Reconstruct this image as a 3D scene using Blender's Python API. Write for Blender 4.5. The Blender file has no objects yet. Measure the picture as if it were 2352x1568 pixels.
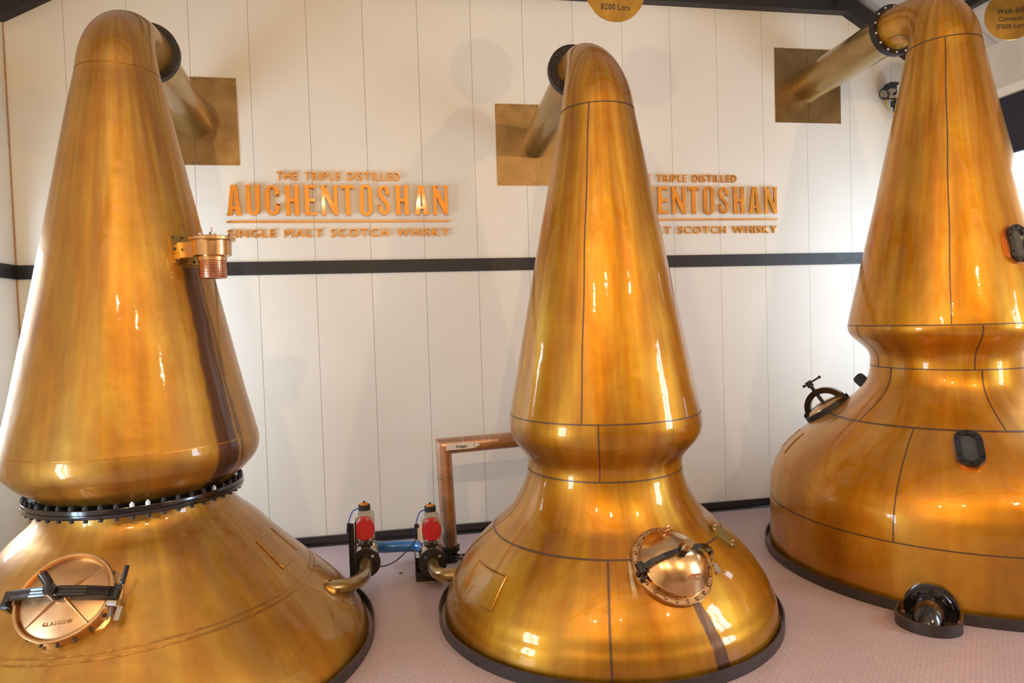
import bpy, bmesh, math, random
from mathutils import Matrix, Vector
random.seed(7)
C = bpy.context.scene.collection
scene = bpy.context.scene
R = math.radians
pi = math.pi

# ------------------------------------------------------------------ camera
yaw, pitch, roll = R(10.3966), R(1.8610), R(1.8297)
fw = Vector((math.sin(yaw)*math.cos(pitch), math.cos(yaw)*math.cos(pitch), -math.sin(pitch)))
rt = Vector((math.cos(yaw), -math.sin(yaw), 0))
dn = fw.cross(rt)
cr, sr = math.cos(roll), math.sin(roll)
rt2, dn2 = cr*rt + sr*dn, -sr*rt + cr*dn
cam = bpy.data.cameras.new('camera'); cam.lens = 24.0; cam.sensor_width = 36.0; cam.clip_start = .05
co = bpy.data.objects.new('camera', cam); C.objects.link(co)
m = Matrix.Identity(4)
for i in range(3):
    m[i][0] = rt2[i]; m[i][1] = -dn2[i]; m[i][2] = -fw[i]
m[0][3], m[1][3], m[2][3] = 0, 0, 1.998
co.matrix_world = m
scene.camera = co

# ------------------------------------------------------------------ world, light, exposure
world = bpy.data.worlds.new('world'); scene.world = world; world.use_nodes = True
wb = world.node_tree.nodes['Background']
wb.inputs[0].default_value = (.80, .89, 1, 1); wb.inputs[1].default_value = 4.0
scene.view_settings.view_transform = 'Standard'
scene.view_settings.look = 'None'
scene.view_settings.gamma = 1
scene.view_settings.use_curve_mapping = False
scene.view_settings.exposure = 0.09
scene.cycles.max_bounces = 7; scene.cycles.diffuse_bounces = 4; scene.cycles.glossy_bounces = 4; scene.cycles.transparent_max_bounces = 6
scene.cycles.blur_glossy = .6; scene.cycles.sample_clamp_indirect = 6.0; scene.cycles.adaptive_threshold = .03

XL, XR, YB, YF = -3.035, 5.9, 6.4, -4.6     # room: left, right, back (lettered) wall, wall behind the viewer
# openings (y0, y1, z0, z1)
WIN_L = [(1.75, 2.70, .12, 1.75), (4.75, 5.95, .95, 2.85)]
WIN_R = [(.9, 2.0, .95, 3.1), (4.15, 5.74, .95, 3.99)]
WIN_F = []
def area(name, loc, aim, sx, sy, power, col):
    l = bpy.data.lights.new(name, 'AREA'); l.shape = 'RECTANGLE'; l.size = sx; l.size_y = sy
    l.energy = power; l.color = col
    o = bpy.data.objects.new(name, l); C.objects.link(o); o.location = loc
    d = (Vector(aim) - Vector(loc)).normalized()
    o.rotation_euler = d.to_track_quat('-Z', 'Y').to_euler()
    return o
DAY = (.74, .87, 1)
K_DAY = 66.0
for y0, y1, z0, z1 in WIN_L:
    area('daylight', (XL-.26, (y0+y1)/2, (z0+z1)/2), (0, (y0+y1)/2, (z0+z1)/2), y1-y0, z1-z0, K_DAY*(y1-y0)*(z1-z0), DAY)
for y0, y1, z0, z1 in WIN_R:
    area('daylight', (XR+.26, (y0+y1)/2, (z0+z1)/2), (0, (y0+y1)/2, (z0+z1)/2), y1-y0, z1-z0, K_DAY*(1.0 if y0 < 3 else .42)*(y1-y0)*(z1-z0), DAY)
for x0, x1, z0, z1 in WIN_F:
    area('daylight', ((x0+x1)/2, YF-.26, (z0+z1)/2), ((x0+x1)/2, 0, (z0+z1)/2), x1-x0, z1-z0, K_DAY*.8*(x1-x0)*(z1-z0), DAY)
LAMPS = [(-1.1, -.3, 4.25), (.7, -.3, 4.25), (3.8, -.3, 4.25)]
for p in LAMPS:
    l = bpy.data.lights.new('lamp', 'POINT'); l.energy = 205; l.color = (1, .70, .40); l.shadow_soft_size = .045
    o = bpy.data.objects.new('lamp', l); C.objects.link(o); o.location = p

# ------------------------------------------------------------------ helpers
class MB:
    def __init__(s): s.v = []; s.f = []; s.n = None
    def add(s, vs, fs, fr=None):
        b = len(s.v)
        s.v += [tuple(fr @ Vector(p)) if fr is not None else tuple(p) for p in vs]
        s.f += [tuple(i+b for i in f) for f in fs]
        return s
    def box(s, x0, x1, y0, y1, z0, z1, fr=None):
        v = [(x, y, z) for x in (x0, x1) for y in (y0, y1) for z in (z0, z1)]
        return s.add(v, [(0,1,3,2),(4,6,7,5),(0,4,5,1),(2,3,7,6),(0,2,6,4),(1,5,7,3)], fr)
    def prism(s, poly, d0, d1, fr=None):                 # polygon in local xy, extruded along local z
        n = len(poly)
        v = [(x, y, d0) for x, y in poly] + [(x, y, d1) for x, y in poly]
        f = [tuple(range(n))[::-1], tuple(range(n, 2*n))] + [(i, (i+1) % n, n+(i+1) % n, n+i) for i in range(n)]
        return s.add(v, f, fr)
    def ringprism(s, out, inn, d0, d1, fr=None):         # outline with a hole
        n = len(out)
        v = [(x, y, d0) for x, y in out] + [(x, y, d0) for x, y in inn] + [(x, y, d1) for x, y in out] + [(x, y, d1) for x, y in inn]
        f = []
        for i in range(n):
            j = (i+1) % n
            f += [(i, j, 2*n+j, 2*n+i), (n+j, n+i, 3*n+i, 3*n+j), (j, i, n+i, n+j), (2*n+i, 2*n+j, 3*n+j, 3*n+i)]
        return s.add(v, f, fr)
    def lathe(s, prof, n=48, fr=None, cap0=False, cap1=False):   # (r, z) about local z
        v = []; f = []
        for r, z in prof:
            for i in range(n):
                a = 2*pi*i/n; v.append((r*math.cos(a), r*math.sin(a), z))
        for k in range(len(prof)-1):
            for i in range(n):
                j = (i+1) % n; f.append((k*n+i, k*n+j, (k+1)*n+j, (k+1)*n+i))
        if cap0: f.append(tuple(range(n))[::-1])
        if cap1: f.append(tuple((len(prof)-1)*n+i for i in range(n)))
        return s.add(v, f, fr)
    def cyl(s, p0, p1, r, n=16, r1=None, fr=None):
        return s.tube([p0, p1], [r, r if r1 is None else r1], n, fr=fr)
    def tube(s, pts, r, n=12, caps=True, fr=None, closed=False):
        pts = [Vector(p) for p in pts]; m_ = len(pts)
        if not isinstance(r, (list, tuple)): r = [r]*m_
        tan = []
        for i in range(m_):
            if closed: t = pts[(i+1) % m_]-pts[i-1]
            else: t = pts[min(i+1, m_-1)]-pts[max(i-1, 0)]
            tan.append(t.normalized())
        u = tan[0].orthogonal().normalized(); v = []; f = []
        for i in range(m_):
            u = (u - tan[i]*u.dot(tan[i])).normalized(); w = tan[i].cross(u)
            for k in range(n):
                a = 2*pi*k/n; v.append(pts[i] + r[i]*(math.cos(a)*u + math.sin(a)*w))
        for i in range(m_ if closed else m_-1):
            for k in range(n):
                j = (k+1) % n; a = i*n; b = ((i+1) % m_)*n
                f.append((a+k, a+j, b+j, b+k))
        if caps and not closed: f += [tuple(range(n))[::-1], tuple((m_-1)*n+k for k in range(n))]
        return s.add(v, f, fr)
    def dome(s, c, r, h, n=10, fr=None, k=4):
        return s.lathe([(r*math.cos(pi/2*i/k)+1e-5, h*math.sin(pi/2*i/k)) for i in range(k+1)], n, (fr or Matrix()) @ Matrix.Translation(c))
    def mesh(s, name, smooth=None):
        me = bpy.data.meshes.new(name); me.from_pydata(s.v, [], s.f)
        bm = bmesh.new(); bm.from_mesh(me); bmesh.ops.recalc_face_normals(bm, faces=bm.faces); bm.to_mesh(me); bm.free()
        if smooth is not None:
            for p in me.polygons: p.use_smooth = True
            me.set_sharp_from_angle(angle=R(smooth))
        return me
def obj(name, me, mat, parent=None, loc=None):
    if isinstance(me, MB): me = me.mesh(name, 35)
    o = bpy.data.objects.new(name, me); C.objects.link(o)
    if mat is not None and not me.materials: me.materials.append(mat)
    if parent is not None: o.parent = parent
    if loc is not None: o.location = loc
    return o
def tag(o, label, cat, group=None):
    o['label'] = label; o['category'] = cat
    if group: o['group'] = group
    return o
def thing(name, label, cat, loc=(0, 0, 0), group=None):
    o = bpy.data.objects.new(name, None); C.objects.link(o); o.location = loc; o.empty_display_size = .1
    return tag(o, label, cat, group)
def struct(o): o['kind'] = 'structure'; return o
def frame(o, x, y, z):
    f = Matrix.Identity(4)
    for i in range(3): f[i][0] = x[i]; f[i][1] = y[i]; f[i][2] = z[i]; f[i][3] = o[i]
    return f
def stadium(hw, hh, n=8):
    p = []
    for i in range(n+1): a = pi*i/n; p.append((hw*math.cos(a), hh-hw+hw*math.sin(a)))
    for i in range(n+1): a = pi+pi*i/n; p.append((hw*math.cos(a), -(hh-hw)+hw*math.sin(a)))
    return p
def rrect(hw, hh, r, n=4):
    p = []
    for cx, cy, a0 in ((hw-r, hh-r, 0), (-hw+r, hh-r, 90), (-hw+r, -hh+r, 180), (hw-r, -hh+r, 270)):
        for i in range(n+1): a = R(a0+90*i/n); p.append((cx+r*math.cos(a), cy+r*math.sin(a)))
    return p
def circle(r, n=24, a0=0): return [(r*math.cos(a0+2*pi*i/n), r*math.sin(a0+2*pi*i/n)) for i in range(n)]

# ------------------------------------------------------------------ materials
class N:
    def __init__(s, name):
        s.m = bpy.data.materials.new(name); s.m.use_nodes = True; s.t = s.m.node_tree
        s.b = s.t.nodes['Principled BSDF']
    def n(s, typ, **kw):
        o = s.t.nodes.new(typ)
        for k, v in kw.items(): setattr(o, k, v)
        return o
    def val(s, sock, v):
        if isinstance(v, bpy.types.NodeSocket): s.t.links.new(v, sock)
        else: sock.default_value = v
    def math(s, op, a, b=0, c=None, clamp=False):
        o = s.n('ShaderNodeMath', operation=op); o.use_clamp = clamp
        s.val(o.inputs[0], a); s.val(o.inputs[1], b)
        if c is not None: s.val(o.inputs[2], c)
        return o.outputs[0]
    def obj(s): return s.n('ShaderNodeTexCoord').outputs['Object']
    def noise(s, vec, scale, detail=4, rough=.55, dist=0):
        o = s.n('ShaderNodeTexNoise'); s.val(o.inputs['Vector'], vec); o.inputs['Scale'].default_value = scale
        o.inputs['Detail'].default_value = detail; o.inputs['Roughness'].default_value = rough; o.inputs['Distortion'].default_value = dist
        return o.outputs[0]
    def ramp(s, fac, stops):
        o = s.n('ShaderNodeValToRGB'); s.val(o.inputs[0], fac); e = o.color_ramp.elements
        while len(e) < len(stops): e.new(.5)
        for x, (p, c) in zip(e, stops): x.position = p; x.color = (*c, 1) if len(c) == 3 else c
        return o.outputs[0]
    def mix(s, fac, a, b, mode='MIX'):
        o = s.n('ShaderNodeMix', data_type='RGBA', blend_type=mode)
        s.val(o.inputs[0], fac)
        for i, v in ((6, a), (7, b)): s.val(o.inputs[i], (*v, 1) if isinstance(v, tuple) and len(v) == 3 else v)
        return o.outputs[2]
    def comb(s, x, y, z):
        o = s.n('ShaderNodeCombineXYZ')
        for i, v in enumerate((x, y, z)): s.val(o.inputs[i], v)
        return o.outputs[0]
    def sep(s, v):
        o = s.n('ShaderNodeSeparateXYZ'); s.val(o.inputs[0], v); return o.outputs
    def step(s, v, a, b):
        o = s.n('ShaderNodeMapRange'); o.interpolation_type = 'SMOOTHSTEP'
        s.val(o.inputs[0], v); s.val(o.inputs[1], a); s.val(o.inputs[2], b); return o.outputs[0]
    def bump(s, h, strength, dist=.01, prev=None):
        o = s.n('ShaderNodeBump'); o.inputs['Strength'].default_value = strength; o.inputs['Distance'].default_value = dist
        s.val(o.inputs['Height'], h)
        if prev is not None: s.t.links.new(prev, o.inputs['Normal'])
        return o.outputs[0]
    def set(s, **kw):
        al = dict(col='Base Color', rough='Roughness', metal='Metallic', normal='Normal', coat='Coat Weight', crough='Coat Roughness', spec='Specular IOR Level', trans='Transmission Weight', alpha='Alpha', cnormal='Coat Normal')
        for k, v in kw.items(): s.val(s.b.inputs[al[k]], (*v, 1) if isinstance(v, tuple) and len(v) == 3 else v)
        return s.m

def simple(name, col, rough=.5, metal=0, var=.12, scale=14, coat=0, bump=0):
    a = N(name); v = a.noise(a.obj(), scale, 5)
    dark = tuple(c*(1-var) for c in col); lite = tuple(min(1, c*(1+var)) for c in col)
    a.set(col=a.ramp(v, [(.3, dark), (.7, lite)]), rough=a.ramp(v, [(.3, (rough*.85,)*3), (.7, (min(1, rough*1.15),)*3)]), metal=metal, coat=coat, crough=.08)
    if bump: a.set(normal=a.bump(a.noise(a.obj(), scale*3, 4), bump, .005))
    return a.m

def copper(name, c_dark, c_mid, c_lite, rough=.27, stains=(), coat=.6, dent=.35):
    a = N(name); o = a.obj(); x, y, z = a.sep(o)
    az = a.math('ARCTAN2', x, a.math('MULTIPLY', y, -1))
    r = a.math('SQRT', a.math('ADD', a.math('MULTIPLY', x, x), a.math('MULTIPLY', y, y)))
    st = a.noise(a.comb(a.math('MULTIPLY', az, 5), a.math('MULTIPLY', z, .7), a.math('MULTIPLY', r, .8)), 1.5, 5, .5, .25)
    fine = a.noise(a.comb(a.math('MULTIPLY', az, 42), a.math('MULTIPLY', z, 1.3), 0), 1.3, 2, .5)
    patch = a.noise(o, 2.1, 4, .55, .5)
    k = a.math('ADD', a.math('MULTIPLY', st, .52), a.math('ADD', a.math('MULTIPLY', patch, .42), a.math('MULTIPLY', fine, .09)))
    col = a.ramp(k, [(.38, c_dark), (.52, c_mid), (.66, c_lite)])
    hv = a.step(a.noise(a.comb(a.math('MULTIPLY', az, 2.2), a.math('MULTIPLY', z, .9), 3.7), 1.9, 4, .55, .4), .36, .66)
    gold = a.n('ShaderNodeHueSaturation'); gold.inputs['Hue'].default_value = .516; gold.inputs['Saturation'].default_value = .97; gold.inputs['Value'].default_value = 1.05
    a.val(gold.inputs['Color'], col); col = a.mix(hv, col, gold.outputs[0])
    rg = a.math('ADD', rough-.04, a.math('MULTIPLY', fine, .08))
    for (z1, a1, h1, z0, a0, h0, c) in stains:          # run-down stains: top z/azimuth/half width, bottom z/azimuth/half width
        t = a.math('DIVIDE', a.math('SUBTRACT', z, z0), z1-z0)
        cen = a.math('ADD', R(a0), a.math('MULTIPLY', t, R(a1)-R(a0)))
        hw = a.math('ADD', R(h0), a.math('MULTIPLY', t, R(h1)-R(h0)))
        wob = a.math('MULTIPLY', a.math('SUBTRACT', a.noise(a.comb(a.math('MULTIPLY', az, 5), a.math('MULTIPLY', z, 2.2), 0), 1.7, 5), .5), .10)
        d = a.math('DIVIDE', a.math('ABSOLUTE', a.math('ADD', a.math('SUBTRACT', az, cen), wob)), hw)
        mk = a.math('SUBTRACT', 1, a.step(d, .72, 1.05))
        mk = a.math('MULTIPLY', mk, a.math('MULTIPLY', a.step(z, z0-.05, z0+.03), a.math('SUBTRACT', 1, a.step(z, z1-.01, z1+.02))))
        stv = a.noise(a.comb(a.math('MULTIPLY', az, 40), a.math('MULTIPLY', z, 1.5), 0), 1.4, 5)
        mk = a.math('MULTIPLY', mk, a.math('ADD', .55, a.math('MULTIPLY', stv, .8)), clamp=True)
        col = a.mix(mk, col, c)
    nb = a.bump(a.noise(o, 3.2, 3, .5), dent, .02)
    cb = a.bump(a.noise(o, 3.2, 3, .5), dent*.7, .02)
    cb = a.bump(a.noise(o, 26, 3, .5), .10, .004, cb)
    a.set(col=col, metal=.80, rough=rg, normal=nb, coat=coat, crough=.045, cnormal=cb)
    a.b.inputs['Coat IOR'].default_value = 1.55
    return a.m

CD, CM, CL = (.33, .116, .002), (.45, .176, .003), (.58, .255, .006)
STAIN = (.10, .045, .030)
m_cop_l = copper('copper_left', (.31, .130, .018), (.41, .182, .020), (.52, .25, .024), .45,
                 [(2.36, 60, 7, 1.06, 60.5, 7.5, STAIN), (2.36, 68, 2, 1.2, 70, 1.6, (.20, .10, .03))], dent=.45)
m_cop_m = copper('copper_middle', CD, CM, CL, .42, [(.385, 12.2, 2.2, -.05, 16.8, 3.1, STAIN), (.60, -9.0, .5, .47, -9.3, .9, (.62, .52, .34))])
m_cop_r = copper('copper_right', (.41, .145, .0015), (.54, .205, .002), (.66, .275, .004), .42)
m_brass = simple('aged_brass', (.50, .33, .10), .30, 1, .2, 9, coat=.2)
m_plate = simple('dull_brass_plate', (.31, .20, .085), .38, 1, .22, 5, coat=.15, bump=.1)
m_bronze = simple('polished_bronze', (.66, .42, .20), .24, 1, .15, 10, coat=.4)
m_lid = simple('brushed_bronze_lid', (.60, .37, .19), .40, 1, .15, 10)
m_dlet = simple('tarnished_lettering', (.28, .16, .08), .5, 1)
m_rivet = simple('bronze_rivet', (.34, .20, .09), .32, 1, .2, 30)
m_oval = simple('dull_brass_cover', (.26, .19, .05), .5, .7, .2, 12)
m_pink = simple('bright_copper', (.72, .36, .20), .30, 1, .18, 12)
m_letter = simple('letter_copper', (.68, .29, .050), .48, 1, .18, 7, coat=.1)
m_seam = simple('dark_solder_seam', (.13, .075, .042), .42, .6, .2, 30, coat=.3)
m_lseam = simple('copper_lap_seam', (.46, .23, .05), .34, 1, .3, 30, coat=.3)
m_black = simple('black_paint', (.014, .011, .011), .5, 0, .3, 20, bump=.1)
m_blackg = simple('glossy_black_paint', (.010, .008, .009), .16, 0, .3, 20, coat=.6, bump=.08)
m_curb = simple('dark_brown_painted_steel', (.035, .026, .026), .40, 0, .25, 12, coat=.1, bump=.15)
m_rubber = simple('dark_rubber', (.02, .02, .022), .6)
m_steel = simple('stainless_steel', (.50, .47, .43), .28, 1, .15, 18)
m_bolt = simple('pale_bolt_head', (.62, .60, .56), .35, .7, .2, 40)
m_dbolt = simple('dark_bolt_head', (.10, .07, .05), .35, .8, .3, 40)
m_red = simple('red_enamel', (.55, .012, .022), .34, 0, .08, 10, coat=.4)
m_grey = simple('grey_actuator_casting', (.50, .49, .46), .40, .3, .1, 12)
m_blue = simple('blue_paint', (.012, .13, .34), .22, 0, .15, 12, coat=.5)
m_bluewire = simple('blue_tube', (.02, .06, .55), .4)
m_clad = simple('copper_toned_pipe_cladding', (.56, .34, .22), .33, .9, .25, 6, coat=.1, bump=.05)
m_white = simple('white_paint', (.80, .80, .78), .5, 0, .04)
m_offwhite = simple('pale_paint', (.70, .68, .66), .45, 0, .05)
m_ink = simple('black_ink', (.02, .02, .022), .6)
m_yellow = simple('yellow_sleeve', (.55, .40, .03), .5)
m_orange = simple('amber_indicator', (.70, .30, .05), .35, .2)

def wall_mat():
    a = N('cream_panel_coating'); o = a.obj()
    n1 = a.noise(o, 1.1, 4, .5); n2 = a.noise(o, 60, 2, .5)
    col = a.ramp(n1, [(.3, (.72, .69, .61)), (.7, (.76, .73, .65))])
    sp = a.math('GREATER_THAN', a.noise(o, 22, 2, .4), .79)
    col = a.mix(a.math('MULTIPLY', sp, .5), col, (.45, .40, .32))
    return a.set(col=col, rough=.42, spec=.35, normal=a.bump(n2, .03, .002))
m_wall = wall_mat()
m_front = simple('brown_front_wall', (.26, .20, .15), .7, 0, .15, 3)
m_gap = simple('panel_joint_backing', (.60, .54, .44), .7)  # backing colour of the wall, visible in the panel joints
def floor_mat():
    a = N('textured_pale_floor'); o = a.obj(); x, y, z = a.sep(o)
    br = a.n('ShaderNodeTexBrick'); br.offset = .5
    a.val(br.inputs['Vector'], o); br.inputs['Scale'].default_value = 1
    br.inputs['Brick Width'].default_value = .036; br.inputs['Row Height'].default_value = .018
    br.inputs['Mortar Size'].default_value = .0045; br.inputs['Mortar Smooth'].default_value = .8
    br.inputs['Color1'].default_value = (1, 1, 1, 1); br.inputs['Color2'].default_value = (.8, .8, .8, 1); br.inputs['Mortar'].default_value = (0, 0, 0, 1)
    n1 = a.noise(o, 1.3, 5, .6); n2 = a.noise(o, 40, 3, .6)
    col = a.ramp(n1, [(.3, (.50, .37, .375)), (.7, (.56, .42, .425))])
    col = a.mix(.18, col, br.outputs[0], 'MULTIPLY')
    col = a.mix(a.math('MULTIPLY', a.math('GREATER_THAN', a.noise(o, 30, 2), .76), .4), col, (.2, .16, .15))
    nb = a.bump(br.outputs[0], .6, .004); nb = a.bump(n2, .08, .003, nb)
    return a.set(col=col, rough=.30, spec=.5, normal=nb)
m_floor = floor_mat()
def ceil_mat():
    a = N('pale_ceiling_boards'); o = a.obj(); x, y, z = a.sep(o)
    w = a.n('ShaderNodeTexWave'); w.wave_type = 'BANDS'; w.bands_direction = 'Y'; a.val(w.inputs[0], o); w.inputs['Scale'].default_value = 1.1
    c = a.ramp(w.outputs[0], [(0, (.42, .42, .43)), (.06, (.56, .56, .57)), (1, (.58, .58, .59))])
    return a.set(col=c, rough=.6)
m_ceil = ceil_mat()
def glass_mat(name, tint=(.9, .95, 1), t=.92):
    a = N(name); g = a.n('ShaderNodeBsdfGlossy'); g.inputs['Roughness'].default_value = .03
    tr = a.n('ShaderNodeBsdfTransparent'); tr.inputs[0].default_value = (*tint, 1)
    mx = a.n('ShaderNodeMixShader'); mx.inputs[0].default_value = 1-t
    a.t.links.new(tr.outputs[0], mx.inputs[1]); a.t.links.new(g.outputs[0], mx.inputs[2])
    a.t.links.new(mx.outputs[0], a.t.nodes['Material Output'].inputs[0]); return a.m
m_pane = glass_mat('window_pane_glass')
m_sight = simple('dark_sight_glass', (.05, .055, .05), .08, 0, .2, 8, coat=.6)
m_blind = simple('navy_blind_fabric', (.016, .018, .036), .7, 0, .2, 30)
m_pit_shade = simple('painted_pit_shade', (.05, .035, .025), .5)  # shade of an open hole, put into the colour
m_bead = simple('rusty_corner_bead', (.42, .25, .12), .6)
m_frame = simple('window_frame_paint', (.16, .15, .16), .45)

# ------------------------------------------------------------------ room shell
def roof_z(x):                       # underside of the ceiling
    return min(4.80 + .54*(x-XL), 4.51 + .67*(XR-x))
XA = (4.51+.67*XR - 4.80 + .54*XL)/(.54+.67); ZA = roof_z(XA)

struct(obj('floor', MB().box(XL-.3, XR+.3, YF-.3, YB+.3, -.12, 0), m_floor))
# back wall: backing plus separate panels
poly = [(XL-.2, 0), (XR+.2, 0), (XR+.2, roof_z(XR)), (XA, ZA), (XL-.2, roof_z(XL))]
XZ = lambda y: frame((0, y, 0), (1, 0, 0), (0, 0, 1), (0, -1, 0))    # local x,y -> world X,Z, local z -> towards the viewer
wb_ = struct(obj('wall_back', MB().prism(poly, -.16, 0, XZ(YB+.014)), m_gap))
edges = [XL] + [.3814+.4929*i for i in range(-6, 12)] + [XR]
edges = [e for e in edges if e <= XR]
for a_, b_ in zip(edges[:-1], edges[1:]):
    g = .0014
    pl = [(a_+g, .0), (b_-g, .0), (b_-g, roof_z(b_-g))]
    if a_ < XA < b_: pl.append((XA, ZA))
    pl.append((a_+g, roof_z(a_+g)))
    obj('panel', MB().prism(pl, 0, .0135, XZ(YB+.0135)), m_wall, wb_)
def side_wall(name, x, s, wins, ztop):
    mb = MB(); x0, x1 = sorted((x, x+s*.22)); ys = [YF-.2]
    for y0, y1, z0, z1 in sorted(wins):
        mb.box(x0, x1, ys[-1], y0, 0, ztop); mb.box(x0, x1, y0, y1, 0, z0); mb.box(x0, x1, y0, y1, z1, ztop); ys.append(y1)
    mb.box(x0, x1, ys[-1], YB+.2, 0, ztop)
    return struct(obj(name, mb, m_wall))
side_wall('wall_left', XL, -1, WIN_L, roof_z(XL)+.02)
side_wall('wall_right', XR, 1, WIN_R, roof_z(XR)+.02)
mb = MB(); xs = [XL]
for x0, x1, z0, z1 in WIN_F:
    mb.box(xs[-1], x0, YF-.22, YF, 0, 7.4); mb.box(x0, x1, YF-.22, YF, 0, z0); mb.box(x0, x1, YF-.22, YF, z1, 7.4); xs.append(x1)
mb.box(xs[-1], XR, YF-.22, YF, 0, 7.4)
struct(obj('wall_front', mb, m_front))
mb = MB()
mb.prism([(XL-.3, roof_z(XL)-.162), (XA, ZA), (XA, ZA+.12), (XL-.3, roof_z(XL)-.042)], -YB-.3, -YF+.3, XZ(0))
mb.prism([(XR+.3, roof_z(XR)-.201), (XA, ZA), (XA, ZA+.12), (XR+.3, roof_z(XR)-.081)], -YB-.3, -YF+.3, XZ(0))
struct(obj('ceiling', mb, m_ceil))
# windows
def window(n, axis, p, y0, y1, z0, z1, mull=2):
    r = bpy.data.objects.new('window_%d' % n, None); C.objects.link(r); struct(r)
    def bx(mb, a0, a1, b0, b1, d0, d1):
        if axis == 'x': mb.box(p+d0, p+d1, a0, a1, b0, b1)
        else: mb.box(a0, a1, p+d0, p+d1, b0, b1)
        return mb
    s = -1 if p < 0 else 1
    d0, d1 = sorted((s*.06, s*.12)); w = .06
    f = MB(); bx(f, y0, y0+w, z0, z1, d0, d1); bx(f, y1-w, y1, z0, z1, d0, d1); bx(f, y0, y1, z0, z0+w, d0, d1); bx(f, y0, y1, z1-w, z1, d0, d1)
    for i in range(1, mull): c = y0+(y1-y0)*i/mull; bx(f, c-.02, c+.02, z0, z1, d0, d1)
    obj('window_frame', f, m_frame, r)
    obj('pane', bx(MB(), y0, y1, z0, z1, *sorted((s*.088, s*.094))), m_pane, r)
    return r
k = 1
for w_ in WIN_L: window(k, 'x', XL, *w_); k += 1
for w_ in WIN_R: wr = window(k, 'x', XR, *w_); k += 1
for w_ in WIN_F: window(k, 'y', YF, *w_); k += 1
y0, y1, z0, z1 = WIN_R[1]
obj('window_head', MB().box(XR-.035, XR+.03, y0-.06, y1+.04, 3.975, 4.06), m_white, wr)
tag(obj('roller_blind', MB().box(XR+.005, XR+.035, y0+.01, y1-.01, 3.44, 3.975).cyl((XR+.02, y0+.01, 3.44), (XR+.02, y1-.01, 3.44), .018), m_blind),
    'dark navy blind half lowered over the right window', 'blind')

# black rails and skirting
struct(obj('trim_1', MB().box(XL+.015, XR, YB-.018, YB, 2.463, 2.580), m_black))
struct(obj('trim_2', MB().box(XL, XL+.018, 5.98, YB, 2.463, 2.580), m_black))
struct(obj('trim_3', MB().box(XL, XL+.010, YB-.010, YB, .081, 4.6), m_bead))
t1 = bpy.data.objects['trim_1']
mb = MB()
for x in [XL+.2+.493*i for i in range(18)]:
    for z in (2.482, 2.562): mb.dome((0, 0, 0), .006, .003, 8, frame((x, YB-.018, z), (1, 0, 0), (0, 0, 1), (0, -1, 0)))
o = obj('screw', mb, m_dbolt, t1); o['kind'] = 'stuff'
bb = struct(obj('baseboard_back', MB().box(XL, XR, YB-.03, YB, .0, .081), m_blackg))
obj('cove_strip', MB().prism([(0, 0), (.05, 0), (.012, .022), (0, .022)], XL, XR, frame((0, YB-.03, 0), (0, -1, 0), (0, 0, 1), (1, 0, 0))), m_blackg, bb)
struct(obj('baseboard_left', MB().box(XL, XL+.03, YF, YB-.03, 0, .081), m_blackg))
struct(obj('baseboard_right', MB().box(XR-.03, XR, YF, YB-.03, 0, .081), m_blackg))

# roof trusses
def truss(y0, y1, label):
    t = thing('roof_truss', label, 'roof truss', (XA, (y0+y1)/2, 5.0), 'black timber roof trusses')
    fr = Matrix.Translation((-XA, -(y0+y1)/2, -5.0)) @ XZ(0)
    lz = lambda x: 4.585+.54*(x-XL); rz = lambda x: 5.0-.593*(x-4.78)
    xm = (5.0+.593*4.78-4.585+.54*XL)/(.54+.593)
    obj('rafter', MB().prism([(XL, lz(XL)), (xm, lz(xm)), (xm, lz(xm)+.2), (XL, lz(XL)+.2)], -y1, -y0, fr), m_black, t)
    obj('rafter', MB().prism([(XR, rz(XR)), (xm, rz(xm)), (xm, rz(xm)+.2), (XR, rz(XR)+.17)], -y1, -y0, fr), m_black, t)
    a0 = XL+(5.02-4.585)/.54; a1 = 4.78+(5.0-5.02)/.593
    obj('tie_beam', MB().prism([(a0, 5.02), (a1, 5.02), (a1-.27, 5.18), (a0+.3, 5.18)], -y1, -y0, fr), m_black, t)
    return t
truss(YB-.10, YB, 'black timber roof truss fixed flat against the cream lettered wall')
for yy, lb in ((3.3, 'black timber roof truss spanning the room above the stills'), (.1, 'black timber roof truss spanning the room above the viewer'), (-3.1, 'black timber roof truss spanning the room behind the viewer')): truss(yy-.06, yy+.06, lb)
def purlin(x, z0, label):
    o = obj('purlin', MB().box(-.04, .04, YF, YB-.1, 0, .07), m_black, None, (x, 0, z0)); tag(o, label, 'beam'); return o
purlin(5.42, 4.735, 'dark roof purlin above the right still and beside the round brass sign')
purlin(4.62, 5.09, 'dark roof purlin meeting the end of the tie beam at top')

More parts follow.
